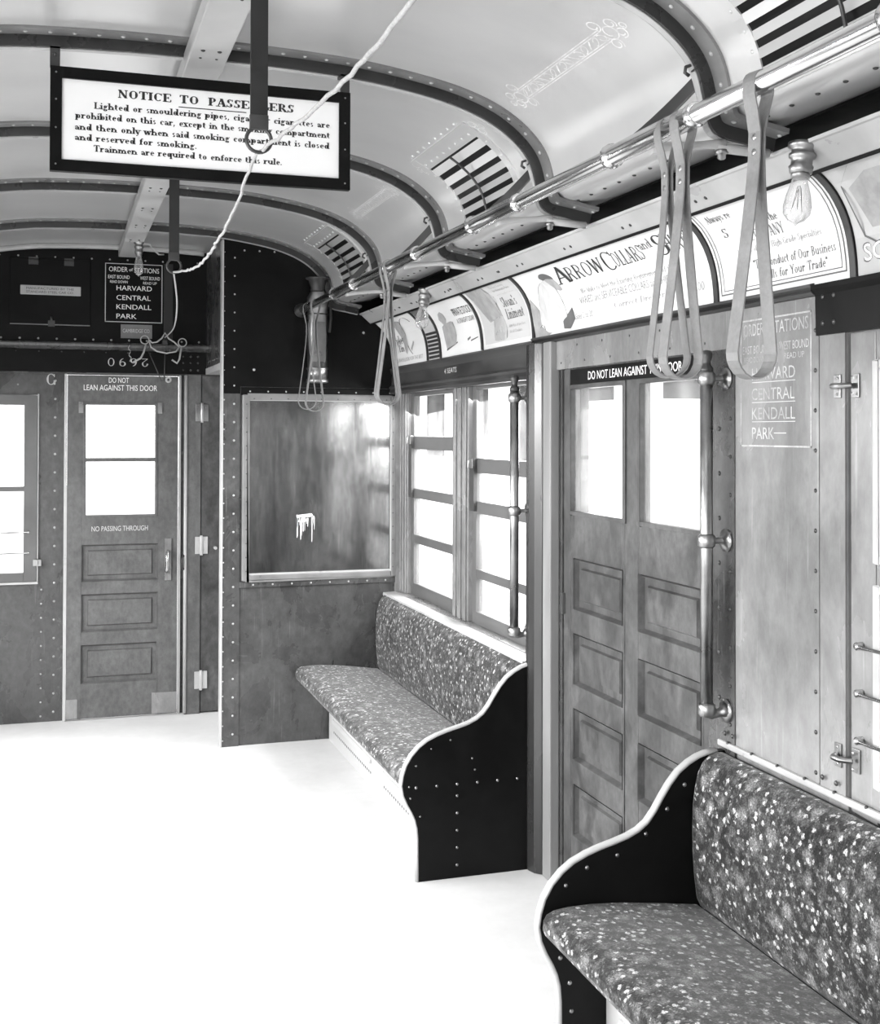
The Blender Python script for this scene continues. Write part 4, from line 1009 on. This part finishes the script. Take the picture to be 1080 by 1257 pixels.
# small plates on the end board
t = MB().box(.325,.490,6.639,6.645,2.058,2.132).build('maker_plate', MT['flange'])
tag(t, 'small dull metal plate under the station list board', 'plate')
letters([LS('CAMBRIDGE CO.', .01, .030, .145, .020)], 'lettering', MT['grey'], t, faceY(.325, 6.639, 2.058))
t = thing('hatch', 'dark hinged hatch with a pale nameplate on the end board at upper left', 'hatch', (-.04, 6.64, 2.12))
MB().box(-.243,.166,6.634,6.645,2.116,2.47).build('door', MT['dark'], t, bevel=.003)
MB().box(-.24,.164,6.631,6.634,2.116,2.121).build('edge', MT['flange'], t)
for x in (-.125, .055): MB().box(x-.025,x+.025,6.628,6.634,2.435,2.475).cyl((x-.025,6.626,2.462),(x+.025,6.626,2.462),.005,8).build('hinge', MT['iron'], t)
MB().box(-.05,-.015,6.622,6.634,2.108,2.14).cyl((-.033,6.618,2.14),(-.033,6.618,2.16),.006,8).build('catch', MT['iron'], t)
np_ = MB().box(-.190,.116,6.627,6.634,2.275,2.325).build('nameplate', MT['bead'], t, bevel=.003)
letters([LS('MANUFACTURED BY THE', .03, .028, .24, .012), LS('STANDARD STEEL CAR CO.', .03, .009, .24, .012)], 'lettering', MT['ink'], np_, faceY(-.190, 6.627, 2.275))

# ---- ventilators let into the cove, stencilled ornament
def sp_pt(t):
    """point on the panel surface, t in rib-index units"""
    t = t*3; i = min(int(t), len(P1)-2); k = t-i; p = P1[i].lerp(P1[i+1], k); n = RN[i].lerp(RN[i+1], k).normalized(); return p, n
def cove(t, y, lift): p, n = sp_pt(t); q = p-n*lift; return (q.x, y, q.y)
def vent(y0, y1, label):
    v_ = thing('cove_vent', label, 'vent', (1.27, (y0+y1)/2, 2.35), 'louvred ventilators in the right-hand cove')
    T0, T1 = 8.75, 13.3; N = 12
    def strip(ya, yb, ta, tb, l0, l1, mb):
        path = []
        for k in range(N+1):
            t = ta+(tb-ta)*k/N; p, n = sp_pt(t); path.append(((p.x,0,p.y),(-n.x,0,-n.y),(0,1,0)))
        mb.sweep(path, [(l0,ya),(l1,ya),(l1,yb),(l0,yb)])
    fr_ = MB(); strip(y0-.035,y0,T0-.9,T1+.9,-.001,.005,fr_); strip(y1,y1+.035,T0-.9,T1+.9,-.001,.005,fr_); strip(y0-.001,y1+.001,T0-.9,T0,-.001,.0045,fr_); strip(y0-.001,y1+.001,T1,T1+.9,-.001,.0045,fr_)
    for k in range(8):
        y = y0+.02+(y1-y0-.04)*k/7
        q = sp_pt(T0-.35); fr_.rivet(cove(T0-.30,y,.005),(-q[1].x,0,-q[1].y),.006); fr_.rivet(cove(T0-1.05,y,.0),(-q[1].x,0,-q[1].y),.006)
        q = sp_pt(T1+.5); fr_.rivet(cove(T1+.5,y,.005),(-q[1].x,0,-q[1].y),.005)
    for k in range(5):
        for yy in (y0-.018,y1+.018):
            t = T0+(T1-T0)*(k+.5)/5; q = sp_pt(t); fr_.rivet(cove(t,yy,.005),(-q[1].x,0,-q[1].y),.0045)
    fr_.build('frame', MT['ceil'], v_)
    bkp = MB(); strip(y0,y1,T0,T1,.0005,.0015,bkp); bkp.build('opening', MT['dark'], v_)
    for k in range(6):
        a = T0+(T1-T0)*k/6; b_ = a+(T1-T0)/6*.60
        L_ = MB(); pa, pb = cove(a+.12,0,.0015), cove(b_+.1,0,.0065)
        for (xa, za), (xb, zb) in (((pa[0],pa[2]),(pb[0],pb[2])),):
            L_.add([(xa,y0,za),(xa,y1,za),(xb,y1,zb),(xb,y0,zb),(xa+.002,y0,za+.002),(xa+.002,y1,za+.002),(xb+.002,y1,zb+.002),(xb+.002,y0,zb+.002)],[(0,1,2,3),(7,6,5,4),(0,4,5,1),(1,5,6,2),(2,6,7,3),(3,7,4,0)])
        L_.build('louvre', MT['ceil'], v_)
    ym = (y0+y1)/2
    path = [Vector(cove(T0+(T1-T0)*k/8, ym, .017)) for k in range(9)]
    MB().tube(path, .004, 6).box(path[-1].x-.012,path[-1].x+.006,ym-.018,ym+.018,path[-1].z-.02,path[-1].z).build('lever', MT['iron'], v_)
vent(1.47, 2.02, 'large louvred vent in the cove at the upper right edge, nearest the camera')
vent(3.33, 3.80, 'louvred vent in the cove behind the smoking notice, middle of three')
vent(5.17, 5.62, 'dark louvred vent in the cove next to the bulkhead')
def ornament(y0, y1, label):
    mb = MB()
    def ln(pts, w_=.0022):
        for (ta, ya), (tb, yb) in zip(pts, pts[1:]):
            d = Vector((tb-ta)*.06 if False else (tb-ta)*.07, ) if False else None
            dt, dy = (tb-ta)*.07, yb-ya; L_ = math.hypot(dt, dy) or 1; ot, oy = -dy/L_*w_/.07, dt/L_*w_
            mb.add([cove(ta-ot,ya-oy,.0012),cove(ta+ot,ya+oy,.0012),cove(tb+ot,yb+oy,.0012),cove(tb-ot,yb-oy,.0012)],[(0,1,2,3)])
    ta, tb = 8.15, 8.75
    for t in (ta, ta+.09, tb-.09, tb): ln([(t, y0+(y1-y0)*k/10) for k in range(11)], .0011)
    n = int((y1-y0)/.03)
    for k in range(n):
        yc = y0+.02+(y1-y0-.04)*k/max(n-1,1)
        ln([((ta+tb)/2+.17*sin(a*.9+k), yc+.012*cos(a)) for a in [i*.7 for i in range(9)]], .0013)
    for ye, sg in ((y0,-1),(y1,1)):
        for r, oy, ot, ph in ((.028,.02,0,0),(.018,.05,.25,1),(.018,.05,-.25,2),(.012,.075,.05,.5),(.02,.0,.5,2.2),(.02,.0,-.5,1.1)):
            ln([((ta+tb)/2+ot+r/.07*(1-i*.035)*sin(i*.5+ph), ye+sg*oy+r*(1-i*.035)*cos(i*.5+ph)) for i in range(16)], .0016)
    o = mb.build('cove_stencil', MT['gold']); tag(o, label, 'ornament', 'stencilled ornaments on the ceiling cove')
ornament(2.42, 2.92, 'pale scrolled stencil on the wide cove panel right of the smoking notice')
ornament(3.33, 3.80, 'faint scrolled stencil above the middle louvred vent')
ornament(4.28, 4.72, 'faint scrolled stencil on the cove panel left of the middle vent')
ornament(5.17, 5.62, 'dim scrolled stencil above the vent next to the bulkhead')

# ---- advertising rack and cards
CP = [(1.643,1.885),(1.6415,1.92),(1.637,1.955),(1.632,1.982),(1.625,2.005),(1.614,2.031),(1.60,2.055),(1.584,2.077),(1.565,2.095),(1.546,2.110),(1.525,2.122),(1.50,2.132)]
CL = [0]
for a, b in zip(CP, CP[1:]): CL.append(CL[-1]+math.hypot(b[0]-a[0], b[1]-a[1]))
def card_pt(t, lift):
    t = min(max(t, 0), CL[-1]-1e-6)
    for i in range(len(CP)-1):
        if t <= CL[i+1]:
            k = (t-CL[i])/(CL[i+1]-CL[i]); a, b = CP[i], CP[i+1]; d = Vector((b[0]-a[0], b[1]-a[1])).normalized()
            n = Vector((-d.y, d.x))   # towards the inside of the car
            return (a[0]+(b[0]-a[0])*k+n.x*lift, a[1]+(b[1]-a[1])*k+n.y*lift)
def cmap(y0): return lambda s, t, l: (card_pt(t, l)[0], y0-s, card_pt(t, l)[1])
def band(y0, y1, l0, l1, t0=0, t1=CL[-1], n=14):
    path = []
    for k in range(n+1):
        t = t0+(t1-t0)*k/n; p = card_pt(t, l0); q = card_pt(t, l0+.01); path.append(((p[0],0,p[1]),((q[0]-p[0])*100,0,(q[1]-p[1])*100),(0,1,0)))
    return MB().sweep(path, [(0,y0),(l1-l0,y0),(l1-l0,y1),(0,y1)])
rk = struct(band(-.5, BY, -.010, -.004).build('trim_33', MT['wood_d']))
# sloping metal strip above the cards
sv = Vector((-.046, .046)).normalized()
tm = struct(MB().prism([(1.527,2.106),(1.478,2.149),(1.470,2.150),(1.468,2.157),(1.482,2.160),(1.536,2.113)],'y',-.5,BY-.001).build('trim_34', MT['bead']))
mb = MB()
for i in range(13):
    y = 5.4-i*.40
    for dd in (.0,.047): mb.rivet((1.505,y-dd,2.1255),(-.66,0,-.75),.0055)
mb.build('screw_row', MT['iron'], tm)
MB().prism([(1.529,2.100),(1.523,2.106),(1.531,2.113),(1.537,2.107)],'y',-.5,BY-.001).build('lip', MT['dark'], tm)
for y in (5.27, 5.075, 4.525, 3.978, 2.728, 2.166):
    band(y-.010, y+.010, .0025, .005).build('card_divider', MT['iron'], rk)
CARDN = 'advertising cards in the rack over the windows'
def card(y0, y1, label, mat='paper'):
    c = band(y1+.002, y0-.002, -.003, -.0005).build('advertising_card', MT[mat]); return tag(c, label, 'card', CARDN)
def poly_c(c, name, mat, polys, lift=.0003):
    """polys in (y, t)"""
    mb = MB()
    for pl_ in polys:
        mb.add([(card_pt(t, lift)[0], y, card_pt(t, lift)[1]) for y, t in pl_], [tuple(range(len(pl_)))])
    return mb.build(name, MT[mat], c)
def rect_c(y0, y1, t0, t1, n=6):
    return [[(y0,t0+(t1-t0)*k/n),(y1,t0+(t1-t0)*k/n),(y1,t0+(t1-t0)*(k+1)/n),(y0,t0+(t1-t0)*(k+1)/n)] for k in range(n)]
def blob(ps, n=4):
    out = []; N = len(ps)
    for i in range(N):
        p0, p1, p2, p3 = [Vector(ps[(i+j) % N]) for j in (-1, 0, 1, 2)]
        for k in range(n):
            t = k/n; q = .5*((2*p1)+(p2-p0)*t+(2*p0-5*p1+4*p2-p3)*t*t+(3*p1-p0-3*p2+p3)*t**3); out.append((q.x, q.y))
    return out
def stroke(ps, w=.003):
    ps = [(q.x, q.y) for q in spline([Vector((a, b, 0)) for a, b in ps], 4)]
    return [[(a[0]+w/2,a[1]), (b[0]+w/2,b[1]), (b[0]-w/2,b[1]-w*.2), (a[0]-w/2,a[1]-w*.2)] for a, b in zip(ps, ps[1:])]
def frame_c(y0, y1, t0, t1, w_):
    return rect_c(y0,y1,t0,t0+w_,1)+rect_c(y0,y1,t1-w_,t1,1)+rect_c(y0,y0-w_,t0,t1,8)+rect_c(y1+w_,y1,t0,t1,8)
def write_c(c, rows, mat, name='lettering', lift=.0006):
    """rows: kind, text, y_left, y_right, t, height"""
    mb = []
    for r in rows:
        kind, txt, ya, yb, t, h = r[:6]; kw = r[6] if len(r) > 6 else {}
        mb.append(LS(txt, -ya, t, ya-yb, h) if kind == 's' else LF(txt, -ya, t, ya-yb, h, **kw))
    return letters(mb, name, MT[mat], c, lambda s, t, l: (card_pt(t, l)[0], -s, card_pt(t, l)[1]), lift)
# leftmost card
c = card(5.885, 5.28, 'leftmost white card with a curved knife-like drawing, beside the bulkhead')
write_c(c, [('f','Violet',5.80,5.62,.105,.045,{'thick':.2}),('f','Tin',5.74,5.64,.068,.034,{'thick':.2})], 'ink_m')
write_c(c, [('s','ALWAYS LOOK FOR THE BEST',5.80,5.35,.018,.018)], 'ink_l')
cv = [(5.44+.14*cos(a)*(1 if a < 1.6 else .6), .135+.10*sin(a)) for a in [-1.1+i*.25 for i in range(15)]]
poly_c(c, 'drawing', 'ink_m', [[a, b, (b[0]+.012,b[1]), (a[0]+.012,a[1])] for a, b in zip(cv, cv[1:])])
poly_c(c, 'figure', 'ink_l', [[(5.66,.20),(5.60,.23),(5.54,.22),(5.55,.15),(5.57,.09),(5.60,.05),(5.62,.06),(5.63,.13)],[(5.52,.06),(5.46,.10),(5.47,.11),(5.53,.075)]])
# narrow striped card behind the bulb
c = card(5.262, 5.085, 'narrow dark striped card under the far bare bulb', 'paper_g')
poly_c(c, 'dark_band', 'ink', [p for k in range(7) for p in rect_c(5.255,5.092,.006+k*.018,.006+k*.018+.012,1)])
poly_c(c, 'top_band', 'ink_m', rect_c(5.255,5.092,.19,.285,5))
# tobacco-like card
c = card(5.065, 4.535, 'white card with a grey box drawing and a bold two-word heading')
write_c(c, [('s','PRIVATE STOCK',4.775,4.555,.166,.034)], 'ink')
write_c(c, [('s','A STRAIGHT CIGAR',4.775,4.565,.130,.022)], 'ink_m')
poly_c(c, 'drawing', 'ink_l', [[(4.99,.135),(4.95,.145),(4.86,.150),(4.83,.145),(4.83,.085),(4.85,.05),(4.97,.035),(4.985,.04)],[(4.99,.17),(4.965,.195),(4.925,.205),(4.90,.19),(4.895,.165),(4.92,.145),(4.955,.14)]])
poly_c(c, 'shadow', 'ink_m', [[(4.985,.036),(4.83,.058),(4.83,.052),(4.985,.026)],[(4.70,.060),(4.66,.068),(4.66,.06),(4.70,.05)],[(4.66,.052),(4.57,.060),(4.57,.056),(4.66,.046)]])
# liniment card
c = card(4.515, 3.988, 'grey pictorial card with a robed figure in a wide headdress', 'paper')
poly_c(c, 'ground_tint', 'grey', rect_c(4.49,4.01,.018,.27,10), .0002)
poly_c(c, 'backdrop', 'ink_l', [[(4.48,.255),(4.30,.265),(4.27,.20),(4.26,.12),(4.30,.10),(4.40,.10),(4.48,.20)]], .0004)
poly_c(c, 'headdress', 'pale', [blob([(4.425,.205),(4.385,.228),(4.335,.235),(4.285,.222),(4.25,.19),(4.262,.165),(4.30,.172),(4.34,.155),(4.375,.165),(4.41,.185)])], .0006)
poly_c(c, 'robe', 'pale', [blob([(4.335,.160),(4.285,.165),(4.258,.12),(4.235,.07),(4.245,.028),(4.31,.024),(4.375,.028),(4.37,.08),(4.355,.12)])], .0006)
poly_c(c, 'face', 'ink_l', [blob([(4.335,.203),(4.312,.206),(4.298,.188),(4.302,.166),(4.322,.160),(4.336,.178)])], .0009)
poly_c(c, 'outline', 'ink_m', stroke([(4.41,.213),(4.36,.236),(4.30,.228),(4.255,.195)],.006)+stroke([(4.425,.203),(4.385,.172),(4.345,.152)],.004)+stroke([(4.335,.205),(4.318,.190),(4.322,.165)],.008)+stroke([(4.26,.12),(4.238,.07),(4.245,.03)],.005)+stroke([(4.30,.15),(4.285,.09),(4.29,.03)],.003)+stroke([(4.34,.14),(4.36,.08),(4.35,.03)],.002)+stroke([(4.28,.19),(4.262,.18),(4.27,.165)],.005), .0011)
write_c(c, [('f','Sloan\'s',4.215,4.075,.146,.040,{'thick':.2}),('f','Liniment',4.215,4.045,.098,.040,{'thick':.2})], 'ink_m', lift=.0008)
write_c(c, [('s','The Best Remedy',4.235,4.09,.232,.012),('s','for Rheumatic Pains',4.225,4.06,.215,.012),('s','and Muscle Aches',4.215,4.05,.198,.012),('s','Kills Pain of any Sort',4.21,4.05,.066,.011),('s','At all Dealers',4.21,4.09,.045,.011)], 'ink_l', lift=.0008)
# long collar card
c = card(3.968, 2.738, 'longest white card with a seated man drawing, over the side door')
AR = dict(thick=.12, thin=.055, slab=.05)
write_c(c, [('f','A',3.665,3.555,.168,.068,AR),('f','RROW',3.565,3.305,.171,.052,AR),('f','C',3.295,3.225,.166,.068,AR),('f','OLLARS',3.228,3.045,.172,.050,AR),('f','S',2.965,2.90,.166,.068,AR),('f','HIRTS',2.905,2.775,.172,.050,AR)], 'ink')
write_c(c, [('f','and',3.045,2.975,.200,.032)], 'ink_m')
write_c(c, [('f','We Make to Meet the Exacting Requirements of the',3.535,2.92,.120,.018),('f','Correct Dresser',3.32,3.00,.052,.018),('s','Sizes 2 to 20',3.61,3.48,.042,.020)], 'ink_l')
write_c(c, [('s','VARIED and SERVICEABLE COLLARS and SHIRTS',3.56,2.93,.088,.024),('s','2.00',2.845,2.785,.048,.024)], 'ink_l', 'second_lettering')
poly_c(c, 'shirt', 'faded_card', [blob([(3.80,.195),(3.745,.20),(3.71,.165),(3.69,.11),(3.675,.055),(3.72,.030),(3.83,.028),(3.905,.045),(3.885,.12),(3.845,.175)])], .0003)
poly_c(c, 'hair', 'ink_m', [blob([(3.785,.212),(3.765,.226),(3.73,.226),(3.70,.214),(3.685,.196),(3.705,.198),(3.74,.203),(3.765,.200)])], .0006)
poly_c(c, 'face', 'ink_l', [blob([(3.755,.204),(3.72,.205),(3.69,.195),(3.672,.172),(3.662,.152),(3.685,.150),(3.715,.162),(3.74,.18)])], .0005)
poly_c(c, 'hands', 'paper', [blob([(3.86,.045),(3.80,.062),(3.74,.058),(3.70,.045),(3.71,.024),(3.78,.018),(3.83,.016),(3.87,.030)])], .0006)
poly_c(c, 'book', 'ink_m', [[(3.715,.046),(3.628,.086),(3.613,.046),(3.655,.016),(3.71,.020)]], .0007)
poly_c(c, 'chair', 'ink_l', [[(3.962,.008),(3.84,.008),(3.80,.018),(3.87,.030),(3.905,.045),(3.90,.10),(3.955,.15)]], .0004)
poly_c(c, 'outline', 'ink_m', stroke([(3.728,.172),(3.715,.13),(3.70,.09),(3.695,.060)],.005)+stroke([(3.80,.195),(3.845,.175),(3.885,.12),(3.905,.05)],.003)+stroke([(3.71,.165),(3.69,.11),(3.675,.055)],.003)+stroke([(3.78,.17),(3.79,.11),(3.80,.06)],.002)+stroke([(3.93,.03),(3.89,.05),(3.87,.03)],.006)+stroke([(3.675,.07),(3.66,.055),(3.665,.04),(3.65,.03)],.004), .0008)
# quotation card
c = card(2.718, 2.176, 'white double-ruled card with a quotation, behind the nearest strap')
poly_c(c, 'rule', 'ink_m', frame_c(2.690,2.205,.030,.262,.0025)+frame_c(2.705,2.190,.020,.274,.004))
write_c(c, [('f','Always re',2.665,2.555,.214,.022),('f','ing the',2.47,2.39,.176,.022),('f','COMPANY',2.525,2.385,.140,.028,AR),('f','S',2.63,2.61,.165,.026)], 'ink_m')
write_c(c, [('f','Makers of many High-Grade Specialties',2.60,2.26,.114,.015)], 'ink_l')
write_c(c, [('f','"The Conduct of Our Business',2.545,2.222,.071,.022,dict(thick=.13,thin=.07,slab=.03)),('f','Calls for Your Trade"',2.505,2.255,.040,.022,dict(thick=.13,thin=.07,slab=.03))], 'ink_m', 'second_lettering')
# rightmost card
c = card(2.156, 1.45, 'rightmost grey card with a cut-corner picture and big white letters, at the right edge', 'paper_g')
poly_c(c, 'upper_ground', 'pale', [[(2.15,.08),(2.15,.30),(1.50,.30),(1.50,.08)]] and rect_c(2.15,1.46,.085,.29,8), .0002)
poly_c(c, 'picture', 'ink_l', [[(2.115,.195),(2.04,.225),(1.55,.225),(1.55,.10),(2.05,.085),(2.09,.10)]], .0005)
oc = [(2.135,.205),(2.06,.255),(1.52,.255),(1.52,.055),(2.06,.055),(2.12,.085)]
poly_c(c, 'rule', 'ink_m', [[a, b, (b[0]-.004,b[1]+.003), (a[0]-.004,a[1]+.003)] for a, b in zip(oc, oc[1:]+oc[:1])], .0006)
write_c(c, [('s','SO',2.128,2.055,.034,.036)], 'white', lift=.0012); write_c(c, [('s','SO',2.132,2.051,.031,.042)], 'ink_m', 'letter_shadow', .0007)
